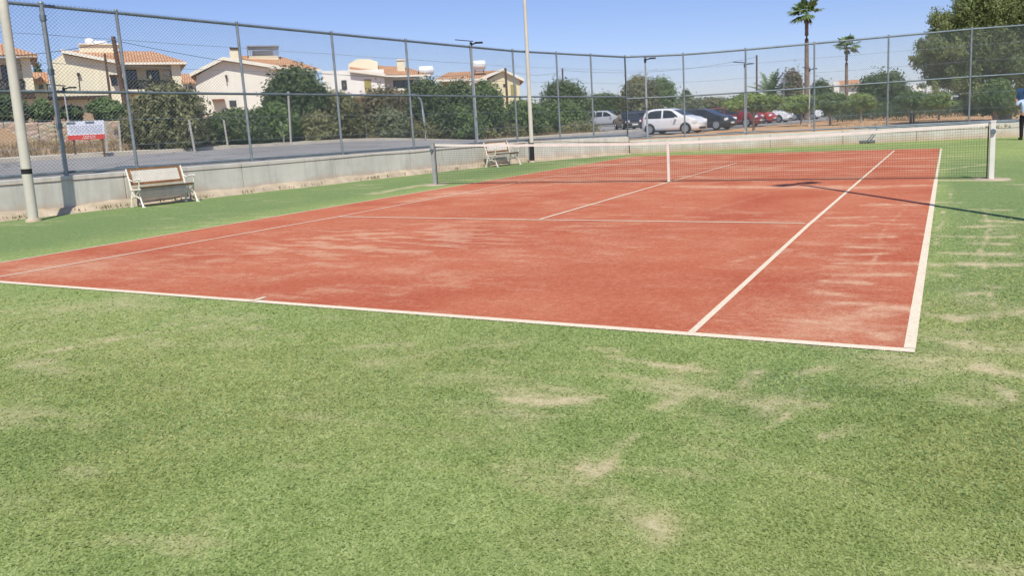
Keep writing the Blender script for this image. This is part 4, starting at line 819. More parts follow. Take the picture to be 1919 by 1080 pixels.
# ------------------------------------------------------------------ houses
class House:
    """frame at distance D on the bearing of (px,py): u right, v away, w = height above eye level line"""
    def __init__(s, name, px, py, D, label, group='villas with tiled roofs across the road'):
        s.o = at(px, py, D); s.a, s.r = bear(px, py); s.px, s.D = px, D; zz = float(zg(s.o[0], s.o[1])); s.base = zz
        s.root = empty(name, (s.o[0], s.o[1], zz), math.atan2(s.r[1], s.r[0]), label, 'house', group)
    def uw(s, px, py):
        v = ray(px, py); t = ((s.o-CAM)[:2]@s.a[:2])/(v[:2]@s.a[:2]); X = CAM+v*t; return float((X-s.o)@s.r), float(X[2]-s.base)
    def pt(s, px, py, v=0.):      # a sighting, pushed back by v metres (seen size kept)
        u, w_ = s.uw(px, py); return (u, v, w_)
    def poly(s, mb, pts, v0, depth): mb.prism([s.pt(*q, v0) for q in pts], (0, depth, 0)); return mb
    def boxpx(s, mb, x0, y0, x1, y1, v0, depth):
        (ua, wa_), (ub, wb) = s.uw((x0+x1)/2-(x1-x0)/2, (y0+y1)/2), s.uw(x1, (y0+y1)/2); wt = s.uw((x0+x1)/2, y0)[1]; wl = s.uw((x0+x1)/2, y1)[1]
        mb.box(((ua+ub)/2, v0+depth/2, (wt+wl)/2), (ub-ua, depth, wt-wl)); return mb
    def part(s, name, mb, mat, parent=None): return mb.build(name, mat, parent or s.root)
    def window(s, x0, y0, x1, y1, v, shutters=False, door=False, mat=None):
        fr = s.part('door' if door else 'window', s.boxpx(MB(), x0, y0, x1, y1, v-.06, .05), mat or (M['olive'] if shutters else M['frame']))
        if not shutters: 
            m = MB(); dx = (x1-x0)
            s.boxpx(m, x0+dx*.07, y0+(y1-y0)*.06, x0+dx*.47, y1-(y1-y0)*.06, v-.075, .03); s.boxpx(m, x0+dx*.53, y0+(y1-y0)*.06, x1-dx*.07, y1-(y1-y0)*.06, v-.075, .03); m.build('pane', M['pane'], fr)
        else:
            m = MB(); 
            for k in range(7): yy = y0+(y1-y0)*(k+.3)/7; s.boxpx(m, x0+.6, yy, x1-.6, yy+(y1-y0)*.05, v-.08, .02)
            m.build('louvres', M['olive'], fr)
        return fr
    def roofslab(s, name, P, th=.16, parent=None, mat=None):
        """P: 3-D local corner list (planar), thickened downwards, UVs in metres for the tile courses"""
        n = len(P); V = [Vector(p) for p in P]+[Vector(p)-Vector((0, 0, th)) for p in P]; F = [tuple(range(n))]+[tuple(range(2*n-1, n-1, -1))]+[(i, i+n, (i+1) % n+n, (i+1) % n) for i in range(n)]
        me = bpy.data.meshes.new(name); me.from_pydata([tuple(v) for v in V], [], F); uv = me.uv_layers.new(name='UVMap'); e = (V[1]-V[0]).normalized(); nn = (V[1]-V[0]).cross(V[-1]-V[0]).normalized(); g = nn.cross(e)
        for l in me.loops: q = V[l.vertex_index]-V[0]; uv.data[l.index].uv = (q.dot(e), q.dot(g))
        return link_mesh(name, me, mat or M['tiles'], parent or s.root)
    def railing(s, x0, x1, y0, y1, v):
        m = MB(); n = max(3, round((x1-x0)/16)); 
        A, Bq = s.pt(x0, y0, v), s.pt(x1, y0, v); C_, Dq = s.pt(x0, y1, v), s.pt(x1, y1, v); m.sq(A, Bq, .16); m.sq(C_, Dq, .11)
        lerp = lambda p, q, t: tuple(p[i]+(q[i]-p[i])*t for i in range(3))
        for k in range(n+1): m.sq(lerp(C_, Dq, k/n), lerp(A, Bq, k/n), .13)
        for k in range(n): m.sq(lerp(C_, Dq, k/n), lerp(A, Bq, (k+1)/n), .085); m.sq(lerp(A, Bq, k/n), lerp(C_, Dq, (k+1)/n), .085)
        return s.part('balcony_railing', m, M['rail'])
    def tank(s, px, py, rpx, v, horiz=True, wpx=None):
        k = s.D/FPX; m = MB(); u, w_ = s.uw(px, py); r = rpx*k; L = (wpx or rpx*3)*k
        if horiz: m.lathe([(r*.5, -L/2), (r, -L/2+.12), (r, L/2-.12), (r*.5, L/2)], (u, v, w_), 14, 'X')
        else: m.lathe([(r*.72, -r), (r, -r*.7), (r, r*.6), (r*.8, r*.9), (r*.25, r*1.08)], (u, v, w_), 16)
        return s.part('water_tank', m, M['tank'])

# -- leftmost house, cut by the frame
h = House('villa', 20, 150, 76, 'leftmost cream villa cut off by the photo edge with a shaded balcony')
h.part('wall', h.boxpx(MB(), -60, 104, 58, 200, 1.8, 8), M['cream']); m = MB(); h.boxpx(m, 45, 108, 63, 200, 0, 9.8); h.part('side_wall', m, M['cream'])
m = MB(); h.boxpx(m, -60, 168, 45, 174, -.1, 1.9); h.part('balcony_slab', m, M['fascia']); h.railing(-50, 44, 150, 167, -.05)
e0, e1 = h.pt(-70, 104, -1.), h.pt(70, 104, -1.); zr = e0[2]
h.roofslab('roof', [(e0[0], -1., e0[2]), (e1[0], -1., e1[2]), (e1[0]-2.6, 3.6, e1[2]+1.45), (e0[0], 3.6, e0[2]+1.45)]); h.roofslab('roof', [(e1[0], -1., e1[2]), (e1[0], 9, e1[2]), (e1[0]-2.6, 3.6, e1[2]+1.45), (e1[0]-2.6, 3.6, e1[2]+1.44)])
m = MB(); h.boxpx(m, -70, 104.5, 70, 108.5, -1., .2); h.part('fascia', m, M['fascia'])
h.window(2, 118, 22, 150, 1.8, door=True); h.window(-40, 118, -22, 150, 1.8, door=True); m = MB(); h.boxpx(m, 26, 116, 38, 126, 1.4, .4); h.part('air_conditioner', m, M['acw'])
m = MB(); h.boxpx(m, -60, 176, 66, 186, -1.6, 1.6); h.part('canopy', m, M['frame']); h.window(10, 196, 30, 212, 1.7)
# -- low annexe roofs between the villas
def annexe(px, py, D, label, x0, y0, x1, y1, yw, wall):
    g = House('annexe', px, py, D, label); g.part('wall', g.boxpx(MB(), x0+2, y1, x1-2, yw, .3, 5), wall); a_, b_ = g.pt(x0, y1, 0), g.pt(x1, y1, 0); hh = g.uw(px, y0)[1]-a_[2]
    g.roofslab('roof', [(a_[0], -.1, a_[2]), (b_[0], -.1, b_[2]), (b_[0], 3.2, b_[2]+hh*1.15+.35), (a_[0], 3.2, a_[2]+hh*1.15+.35)]); m = MB(); g.boxpx(m, x0, y1+.5, x1, y1+3, -.08, .12); g.part('fascia', m, M['fascia']); g.window(px-4, y1+6, px+4, y1+14, .3); return g
annexe(77, 160, 84, 'low orange roofed annexe between the two leftmost villas', 62, 139, 92, 152, 205, M['cream']); annexe(357, 160, 98, 'low tiled annexe in the gap right of the balcony villa', 338, 141, 375, 154, 205, M['whitew'])

# -- villa with the balcony (second from left)
h = House('villa', 225, 160, 80, 'cream villa with dark cross braced balcony rail and white rooftop tank')
h.part('gable_wall', h.poly(MB(), [(93,118), (117,101), (230,121), (232,235), (90,240)], 0, 9), M['cream'])
h.part('wall', h.boxpx(MB(), 228, 117, 343, 232, 1.9, 7), M['cream']); m = MB(); h.boxpx(m, 327, 118, 344, 232, 0.02, 9); h.part('side_wall', m, M['cream'])
m = MB(); h.boxpx(m, 228, 167, 328, 172, -.05, 2.); h.part('balcony_slab', m, M['fascia']); h.railing(234, 326, 151, 166, .0)
rk0, rk1 = h.pt(115, 93, -.6), h.pt(234, 117, -.6)
m = MB(); m.prism([rk0, rk1, (rk1[0], rk1[1], rk1[2]-.26), (rk0[0], rk0[1], rk0[2]-.30)], (0, .24, 0)); h.part('fascia', m, M['fascia'])
h.roofslab('roof', [(rk0[0], -.35, rk0[2]-.01), (rk1[0], -.35, rk1[2]-.01), (rk1[0], 9.3, rk1[2]-.01), (rk0[0], 9.3, rk0[2]-.01)], .22)
q0, q1 = h.pt(226, 116, -.65), h.pt(349, 117, -.65); rz_ = 1.42
h.roofslab('roof', [(q0[0], -.65, q0[2]), (q1[0], -.65, q1[2]), (q1[0]-2.4, 4.2, q1[2]+rz_), (q0[0]-4.6, 4.2, q0[2]+rz_)]); h.roofslab('roof', [(q1[0], -.65, q1[2]), (q1[0], 9.2, q1[2]), (q1[0]-2.4, 4.2, q1[2]+rz_), (q1[0]-2.4, 4.19, q1[2]+rz_)])
m = MB(); h.boxpx(m, 230, 117.5, 349, 121.5, -.66, .2); h.part('fascia', m, M['fascia'])
bx = h.part('stair_tower', h.boxpx(MB(), 146, 75, 222, 118, 3.4, 3.2), M['cream']); m = MB(); h.boxpx(m, 143, 73.5, 225, 75.5, 3.2, 3.6); m.build('tower_cap', M['fascia'], bx)
h.tank(164, 69, 7, 4.4, False); h.tank(182, 71, 5.5, 4.6, True, 26)
h.window(236, 127, 258, 165, 1.9, door=True); h.window(277, 128, 301, 165, 1.9, door=True); m = MB(); h.boxpx(m, 309, 130, 320, 139, 1.45, .45); h.part('air_conditioner', m, M['acw'])
m = MB(); h.boxpx(m, 92, 181, 206, 186, -1.4, 1.4); h.part('canopy', m, M['frame'])
m = MB(); 
ap = [h.pt(140+17*(.5-.5*math.cos(k/10*math.pi)), 217-18*math.sin(k/10*math.pi)**.8, -.05) for k in range(11)]; m.prism(ap, (0, .04, 0)); h.part('arched_doorway', m, M['frame'])
m = MB(); m.bar(h.pt(150, 172, -.06), h.pt(147, 142, -.06), .035); m.box(h.pt(147, 139, -.16), (.22, .3, .22)); h.part('wall_lamp', m, M['frame']); m = MB(); m.bar(h.pt(225, 124, -.05), h.pt(228, 205, -.05), .05); h.part('downpipe', m, M['fascia'])
m = MB(); h.boxpx(m, 205, 141, 222, 144, -.9, .9); h.part('window_hood', m, M['frame']); h.window(208, 145, 220, 160, 0)
# -- villa with caged tank
h = House('villa', 470, 165, 88, 'pale villa with a chimney and a caged tank on its roof')
h.part('gable_wall', h.poly(MB(), [(368,142), (419,113), (516,128), (520,225), (366,230)], 0, 9), M['pale']); h.part('wall', h.boxpx(MB(), 515, 126, 592, 225, 1.6, 7), M['pale'])
P0, PA, P1 = h.pt(356, 138, -.7), h.pt(418, 107, -.7), h.pt(524, 124, -.7)
for A_, B_ in ((P0, PA), (PA, P1)):
    m = MB(); m.prism([A_, B_, (B_[0], B_[1], B_[2]-.34), (A_[0], A_[1], A_[2]-.34)], (0, .25, 0)); h.part('fascia', m, M['fascia'])
    h.roofslab('roof', [(A_[0], -.44, A_[2]-.01), (B_[0], -.44, B_[2]-.01), (B_[0], 9.2, B_[2]-.01), (A_[0], 9.2, A_[2]-.01)], .3)
q0, q1 = h.pt(505, 125, -.7), h.pt(601, 130, -.7); h.roofslab('roof', [(q0[0], -.7, q0[2]), (q1[0], -.7, q1[2]), (q1[0]-3.6, 4, q1[2]+1.75), (q0[0]-3.4, 4, q0[2]+1.6)])
m = MB(); m.prism([(q0[0], -.71, q0[2]-.02), (q1[0], -.71, q1[2]-.02), (q1[0], -.71, q1[2]-.25), (q0[0], -.71, q0[2]-.25)], (0, .2, 0)); h.part('fascia', m, M['fascia'])
c_ = h.part('chimney', h.boxpx(MB(), 431, 91, 447, 125, .8, .95), M['cream']); m = MB(); h.boxpx(m, 430, 87, 448, 91, .7, 1.15); m.build('chimney_cap', M['frame'], c_)
bx = h.part('stair_tower', h.boxpx(MB(), 466, 99, 524, 128, 2.6, 3.4), M['cream']); m = MB(); h.boxpx(m, 463, 80, 524, 82, 2.4, 3.6)
for k in range(15): xk = 464+59*k/14; h.boxpx(m, xk-.5, 82, xk+.5, 99, 2.4, .06); h.boxpx(m, xk-.5, 82, xk+.5, 99, 5.9, .06)
for yk in (86, 90, 94): h.boxpx(m, 463, yk, 524, yk+.7, 2.41, .05)
m.build('tank_cage', M['mesh'], bx); m = MB(); h.boxpx(m, 462, 80, 464, 99, 2.4, 3.6); m.build('cage_side', M['mesh'], bx); h.tank(493, 93, 5, 4.3, True, 36)
m = MB(); m.bar(h.pt(426, 160, -.06), h.pt(424, 146, -.06), .035); m.box(h.pt(424, 143, -.16), (.2, .3, .24)); h.part('wall_lamp', m, M['frame']); h.window(430, 188, 443, 200, 0); m = MB(); h.boxpx(m, 398, 186, 421, 189, -.9, .9); h.part('canopy', m, M['tiles']); h.window(540, 140, 560, 165, 1.6)
# -- white house
h = House('villa', 700, 150, 92, 'white villa with olive shutters and an orange roof')
h.part('wall', h.boxpx(MB(), 606, 131, 722, 205, 0, 8), M['whitew']); h.part('wing', h.boxpx(MB(), 720, 138, 802, 205, 1.9, 6), M['whitew'])
bx = h.part('stair_tower', h.poly(MB(), [(652,130), (652,118), (668,108), (690,108), (708,113), (708,132)], 1.5, 3.6), M['cream'])
q0, q1 = h.pt(655, 130, -.6), h.pt(742, 141, -.6); m = MB(); m.prism([q0, q1, (q1[0], q1[1], q1[2]-.3), (q0[0], q0[1], q0[2]-.3)], (0, .3, 0)); h.part('fascia', m, M['fascia'])
h.roofslab('roof', [(q0[0], -.3, q0[2]-.02), (q1[0], -.3, q1[2]-.02), (q1[0], 5, q1[2]+1.3), (q0[0], 5, q0[2]+1.3)], .18)
q0, q1 = h.pt(722, 139, -.6), h.pt(806, 141, -.6); h.roofslab('roof', [(q0[0], -.6, q0[2]), (q1[0], -.6, q1[2]), (q1[0]-2.5, 4, q1[2]+1.35), (q0[0]-1.5, 4, q0[2]+1.35)]); m = MB(); h.boxpx(m, 722, 141, 806, 144, -.62, .2); h.part('fascia', m, M['fascia'])
c_ = h.part('chimney', h.boxpx(MB(), 745, 112, 760, 140, 1.4, .9), M['cream']); m = MB(); h.boxpx(m, 744, 108, 761, 111, 1.3, 1.1); m.build('chimney_cap', M['fascia'], c_)
h.window(683, 148, 696, 172, 0, True); h.window(640, 150, 650, 168, 0); h.window(738, 148, 776, 170, 1.9, door=True); m = MB(); h.boxpx(m, 726, 165, 802, 169, -.2, 2.1); h.part('balcony_slab', m, M['fascia'])
h.tank(801, 129, 8.5, 2.5, True, 28); m = MB(); h.boxpx(m, 655, 182, 722, 190, -1.3, 1.3); h.part('canopy', m, M['tiles'])
m = MB(); 
for k in range(9): m.bar(h.pt(697-.0, 104, 2+.0), h.pt(694, 100, 2), .05)
m.bar(h.pt(694, 112, 2.), h.pt(694, 100, 2.), .04); h.part('antenna', m, M['acw'])
# -- yellow gable
h = House('villa', 900, 170, 104, 'yellow gabled villa with a white tank above its long tiled roof')
h.part('gable_wall', h.poly(MB(), [(896,160), (942,133), (974,146), (974,225), (896,225)], 0, 9), M['yellow']); h.part('wall', h.boxpx(MB(), 822, 150, 900, 225, 1.2, 7), M['yellow'])
PA, P1, P0 = h.pt(942, 128, -.6), h.pt(982, 148, -.6), h.pt(880, 155, -.6)
for A_, B_ in ((P0, PA), (PA, P1)):
    m = MB(); m.prism([A_, B_, (B_[0], B_[1], B_[2]-.36), (A_[0], A_[1], A_[2]-.36)], (0, .25, 0)); h.part('fascia', m, M['fascia']); h.roofslab('roof', [(A_[0], -.35, A_[2]-.01), (B_[0], -.35, B_[2]-.01), (B_[0], 9.2, B_[2]-.01), (A_[0], 9.2, A_[2]-.01)], .3)
q0, q1 = h.pt(815, 149, -.7), h.pt(912, 147, -.7); h.roofslab('roof', [(q0[0], -.7, q0[2]), (q1[0], -.7, q1[2]), (q1[0]+2.4, 5, q1[2]+1.35), (q0[0]+1.6, 5, q0[2]+1.2)]); m = MB(); m.prism([(q0[0], -.71, q0[2]-.02), (q1[0], -.71, q1[2]-.02), (q1[0], -.71, q1[2]-.3), (q0[0], -.71, q0[2]-.3)], (0, .2, 0)); h.part('fascia', m, M['fascia'])
h.window(957, 158, 968, 178, 0, True)
for x_ in (918, 932, 945): h.window(x_-2, 157, x_+2, 163, 0)
h.tank(898, 120, 8.5, 1.5, True, 24); m = MB()
for x_ in (890, 906): m.bar(h.pt(x_, 138, 1.5), h.pt(x_, 126, 1.5), .06)
m.bar(h.pt(888, 131, 1.5), h.pt(908, 131, 1.5), .05); h.part('tank_stand', m, M['galvd'])
# -- far houses on the right
h = House('villa', 1575, 160, 135, 'distant cream house with an orange roof behind the shorter palm', 'distant houses on the right'); h.part('wall', h.boxpx(MB(), 1530, 160, 1612, 205, 0, 8), M['pale'])
for x_, y_ in ((1534, 160), (1546, 157), (1562, 153)): h.part('wing', h.boxpx(MB(), x_, y_, x_+11, 205, -1.2, 2), M['pale'])
q0, q1 = h.pt(1556, 161, -.6), h.pt(1616, 158, -.6); h.roofslab('roof', [(q0[0], -.6, q0[2]), (q1[0], -.6, q1[2]), (q1[0]-.5, 4, q1[2]+.95), (q0[0]+1., 4, q0[2]+.9)]); h.window(1538, 164, 1543, 172, -1.2); h.window(1551, 163, 1555, 171, -1.2)
h = House('villa', 1725, 170, 140, 'distant white flat roofed house seen left of the huge tree', 'distant houses on the right'); h.part('wall', h.boxpx(MB(), 1700, 165, 1750, 205, 0, 8), M['whitew']); h.part('wing', h.boxpx(MB(), 1706, 160, 1722, 190, -.5, 3), M['whitew']); h.part('wing', h.boxpx(MB(), 1736, 161, 1748, 190, -.6, 3), M['whitew']); h.window(1724, 170, 1730, 177, 0)

# ------------------------------------------------------------------ posts, lamps, poles, signs
GP = 'leaning posts of the old wire fence across the road'
proto = None
for x0, y0, x1, y1 in [(197,228,200,280), (222,226,226,280), (291,226,298,281), (354,225,365,283), (419,224,427,273), (477,222,481,270), (526,228,533,268), (578,222,584,258), (684,226,688,260), (724,215,730,250), (758,216,760,256), (824,217,828,253), (852,215,855,250), (910,212,914,243), (943,215,944,245), (967,213,968,243), (1020,210,1022,240), (1040,213,1041,239), (1059,212,1060,238), (1083,212,1084,236)]:
    b = ground(x1, y1); D = math.hypot(*(b-CAM)[:2]); aw_ = (b-CAM)[:2]/D; D -= 1.3; b = np.array([*(CAM[:2]+aw_*D), 0]); b[2] = float(zg(b[0], b[1])); t_ = at(x0, y0, D)
    if proto is None:
        m = MB(); m.sq((0, 0, -.2), (0, 0, 1.0), .075); proto = bevel(m.build('fence_post', M['oldpost']), .01); o = proto
    else: o = proto.copy(); COL.objects.link(o)
    o.location = tuple(b); dv = Vector(t_-b); o.rotation_euler = (0, 0, 0); q = dv.to_track_quat('Z', 'Y'); o.rotation_mode = 'QUATERNION'; o.rotation_quaternion = q; o.scale = (1, 1, max(.9, dv.length)); tag(o, 'weathered grey post of the old wire fence across the road', 'fence post', GP)
for (x0, y0, x1, y1), lab in (((540,174,545,270), 'tall thin grey pipe post rising from the bushes across the road'), ((1098,175,1102,236), 'tall thin grey pipe post left of the silver car')):
    b = ground(x1, y1); D = math.hypot(*(b-CAM)[:2]); aw_ = (b-CAM)[:2]/D; D -= 1.2; b = np.array([*(CAM[:2]+aw_*D), 0]); b[2] = float(zg(b[0], b[1])); t_ = at(x0, y0, D); rt = empty('pipe_post', b, 0, lab, 'post'); m = MB(); m.bar((0, 0, -.2), Vector(t_-b), .045, n=8); m.build('pipe', M['oldpost'], rt); m = MB(); m.lathe([(.06, 0), (.06, .04), (.02, .06)], tuple(t_-b), 8); m.build('cap', M['oldpost'], rt)
def solar_light(px, pyt, pxb, D, label, pan=.55, r0=.05):
    b = at(pxb, 240, D); z = float(zg(b[0], b[1])); H = at(px, pyt, D)[2]-z; rt = empty('street_light', (b[0], b[1], z), 0, label, 'street light', 'solar street lights'); _, rv = bear(px, pyt); rv = Vector(rv)
    m = MB(); m.tube([(0, 0, -.1), (0, 0, H*.5), (0, 0, H)], [r0*1.05, r0*.9, r0*.7], 8); m.build('pole', M['lpole'], rt); ang = math.atan2(rv[1], rv[0])
    m = MB(); m.lathe([(r0*2, 0), (r0*2, .12), (r0*1.2, .16)], (0, 0, -.04), 8); m.build('footing', M['conc2'], rt)
    m = MB(); c = Vector((0, 0, H+.06))-rv*pan*.45; m.box(tuple(c), (pan*1.25, .36, .03), ang, .10, .12); m.build('solar_panel', M['black'], rt)
    m = MB(); c = Vector((0, 0, H-.04))+rv*.22; m.bar((0, 0, H-.10), c, .03); m.box(tuple(c+rv*.08), (.30, .16, .06), ang); m.build('lamp_head', M['black'], rt)
    m = MB(); m.box((0, 0, H-.12), (.10, .10, .18), ang); m.build('battery_box', M['black'], rt)
solar_light(885, 78, 893, 30.5, 'solar street light standing behind the fence left of the slim mast'); solar_light(1206, 108, 1213, 33.6, 'solar street light at the corner beside the white hatchback'); solar_light(1399, 118, 1397, 42, 'solar street light by the small tree in front of the red cars'); solar_light(1516, 128, 1517, 52, 'solar street light in front of the tallest palm', .4)
solar_light(122, 162, 130, 37.4, 'small solar light on the stone wall above the banner', .5, .035)
# curved street lamp
b = at(797, 254, 38); z = float(zg(b[0], b[1])); b[2] = z; k_ = lambda px, py: tuple(at(px, py, 38)-b); rt = empty('street_lamp', b, 0, 'grey street lamp with a bent neck among the dark bushes', 'street lamp'); m = MB(); m.tube([(0, 0, -.1), k_(795, 225), k_(791, 198), k_(788, 186), k_(782, 180), k_(775, 177)], [.06, .055, .05, .045, .04, .035], 8); m.build('pole', M['galv'], rt); m = MB(); c = np.array(k_(772, 177)); m.box(tuple(c), (.42, .16, .09), 0); m.build('lamp_head', M['galv'], rt)
# small lamp mast in the distance left of the tall palm
b = at(1468, 200, 75); z = float(zg(b[0], b[1])); b[2] = z; k_ = lambda px, py: tuple(at(px, py, 75)-b); rt = empty('street_lamp', b, 0, 'slim pale street lamp with a ring of arms near the date palm', 'street lamp'); m = MB(); m.bar((0, 0, -.1), k_(1469, 148), .06, n=8); m.build('pole', M['galv'], rt); m = MB()
for q in ((1460,152), (1478,151), (1464,145), (1474,144), (1469,140)): m.bar(k_(1469, 158), k_(*q), .03); 
m.build('arms', M['galv'], rt)
# wooden utility poles and wires
UP = []
for x0, y0, x1, D, lab in [(212, 68, 236, 50, 'leaning brown wooden utility pole in front of the balcony villa'), (947, 127, 951, 70, 'brown wooden utility pole in front of the yellow gable'), (1054, 128, 1055, 95, 'wooden utility pole rising behind the round crowned tree'), (1418, 103, 1418, 95, 'brown wooden utility pole right of the red car'), (196, 100, 209, 66, 'thin wooden pole against the wall of the balcony villa')]:
    t_ = at(x0, y0, D); b = at(x1, 200, D); z = float(zg(b[0], b[1])); b[2] = z; rt = empty('utility_pole', b, 0, lab, 'utility pole', 'wooden utility poles'); m = MB(); r0 = .13 if D < 60 else .12
    if y0 == 100: r0 = .09
    d_ = Vector(t_-b); m.tube([(0, 0, -.2), d_*.5, d_], [r0, r0*.9, r0*.8], 8); m.build('pole', M['utility'], rt); m = MB(); _, rv = bear(x0, y0)
    for k in range(2): m.bar(d_-Vector((0, 0, .15+.3*k))-Vector(rv)*.12, d_-Vector((0, 0, .15+.3*k))+Vector(rv)*.12, .035)
    m.build('insulator_bracket', M['galvd'], rt); UP.append(Vector(t_))
def cable(a, b, sag, label, r=.013):
    a, b = Vector(a), Vector(b); m = MB(); m.tube([a.lerp(b, k/20)-Vector((0, 0, sag*4*(k/20)*(1-k/20))) for k in range(21)], r, 4); tag(m.build('power_cable', M['trim']), label, 'cable', 'overhead cables between the utility poles')
L_ = Vector(at(-200, 96, 48)); dz = Vector((0, 0, .2))
cable(UP[0]-dz, L_, .5, 'overhead cable running left from the leaning utility pole'); cable(UP[0]-dz, UP[1]-dz, 1.2, 'overhead cable from the leaning pole to the yellow gable'); cable(UP[1]-dz, UP[2]-dz, .5, 'overhead cable right of the yellow gable'); cable(UP[2]-dz, UP[3]-dz, .9, 'overhead cable above the parked cars')
# banner with red foot band
def banner(q, D, label, legs):
    P = [at(*k, D) for k in q]; c = (P[0]+P[1]+P[2]+P[3])/4; zb = float(zg(c[0], c[1])); rt = empty('banner_sign', (c[0], c[1], zb), 0, label, 'sign', 'white signs with a red band'); O = np.array([c[0], c[1], zb]); P = [p-O for p in P]; aw, rv = bear(*q[0]); toward = -aw
    def S(u, v, k=0.): return tuple((P[0]*(1-u)+P[1]*u)*(1-v)+(P[3]*(1-u)+P[2]*u)*v+toward*k)
    m = MB(); m.prism([S(0, 0), S(1, 0), S(1, 1), S(0, 1)], tuple(aw*.03)); bd_ = m.build('panel', M['tape2'], rt)
    m = MB(); m.prism([S(0, .74, .006), S(1, .74, .006), S(1, 1, .006), S(0, 1, .006)], tuple(aw*.004)); m.build('red_band', M['red_vinyl'], bd_)
    def marks(nm, rows, mat, v0, v1, hgt, dens, seed, u0=.06, u1=.95):
        r = random.Random(seed); m = MB()
        for j in range(rows):
            v = v0+(v1-v0)*j/max(1, rows-1); u = u0+r.uniform(0, .05)
            while u < u1:
                wl = r.uniform(.012, .03)*dens
                m.prism([S(u, v, .008), S(min(u+wl, u1), v, .008), S(min(u+wl, u1), v+hgt, .008), S(u, v+hgt, .008)], tuple(aw*.0015)); u += wl+r.uniform(.006, .03)*dens
        m.build(nm, mat, bd_)
    m = MB()
    for u0, u1 in ((.0, .235), (.5, .74)): m.prism([S(u0, .03, .008), S(u1, .03, .008), S(u1, .15, .008), S(u0, .15, .008)], tuple(aw*.0015))
    m.build('heading_blocks', M['grey_ink'], bd_); marks('text_lines', 5, M['pale_ink'], .24, .60, .055, 1.2, 3); marks('text_line', 2, M['tape'], .79, .89, .05, 1.0, 5, .38, .74)
    for lx, top, bot in legs:
        t_ = at(lx, top, D)-O; b_ = at(lx+3, bot, D)-O; b_[2] = min(b_[2], -.1+float(zg(*(b_+O)[:2]))-zb); m = MB(); m.sq(tuple(t_+aw*.06), tuple(b_+aw*.06), .07); m.build('leg', M['utility'], rt)
M['red_vinyl'] = mottled('red_vinyl', (.62,.07,.05), .1, 3, .5); M['grey_ink'] = mottled('grey_print', (.16,.18,.22), .2, 6, .6); M['pale_ink'] = mottled('pale_print', (.46,.48,.55), .15, 6, .6); M['tape2'] = mottled('white_vinyl', (.70,.71,.76), .06, 3, .5)
banner([(124,228), (194,225), (197,260), (128,263)], 31.5, 'white banner with grey print and a red foot band beside the thick fence post', [(138, 262, 284), (192, 260, 282)])
banner([(1001,221), (1015,220), (1016,243), (1002,244)], 55, 'small white sign with a red foot band right of the slim mast', [(1003, 243, 248), (1013, 243, 247)])

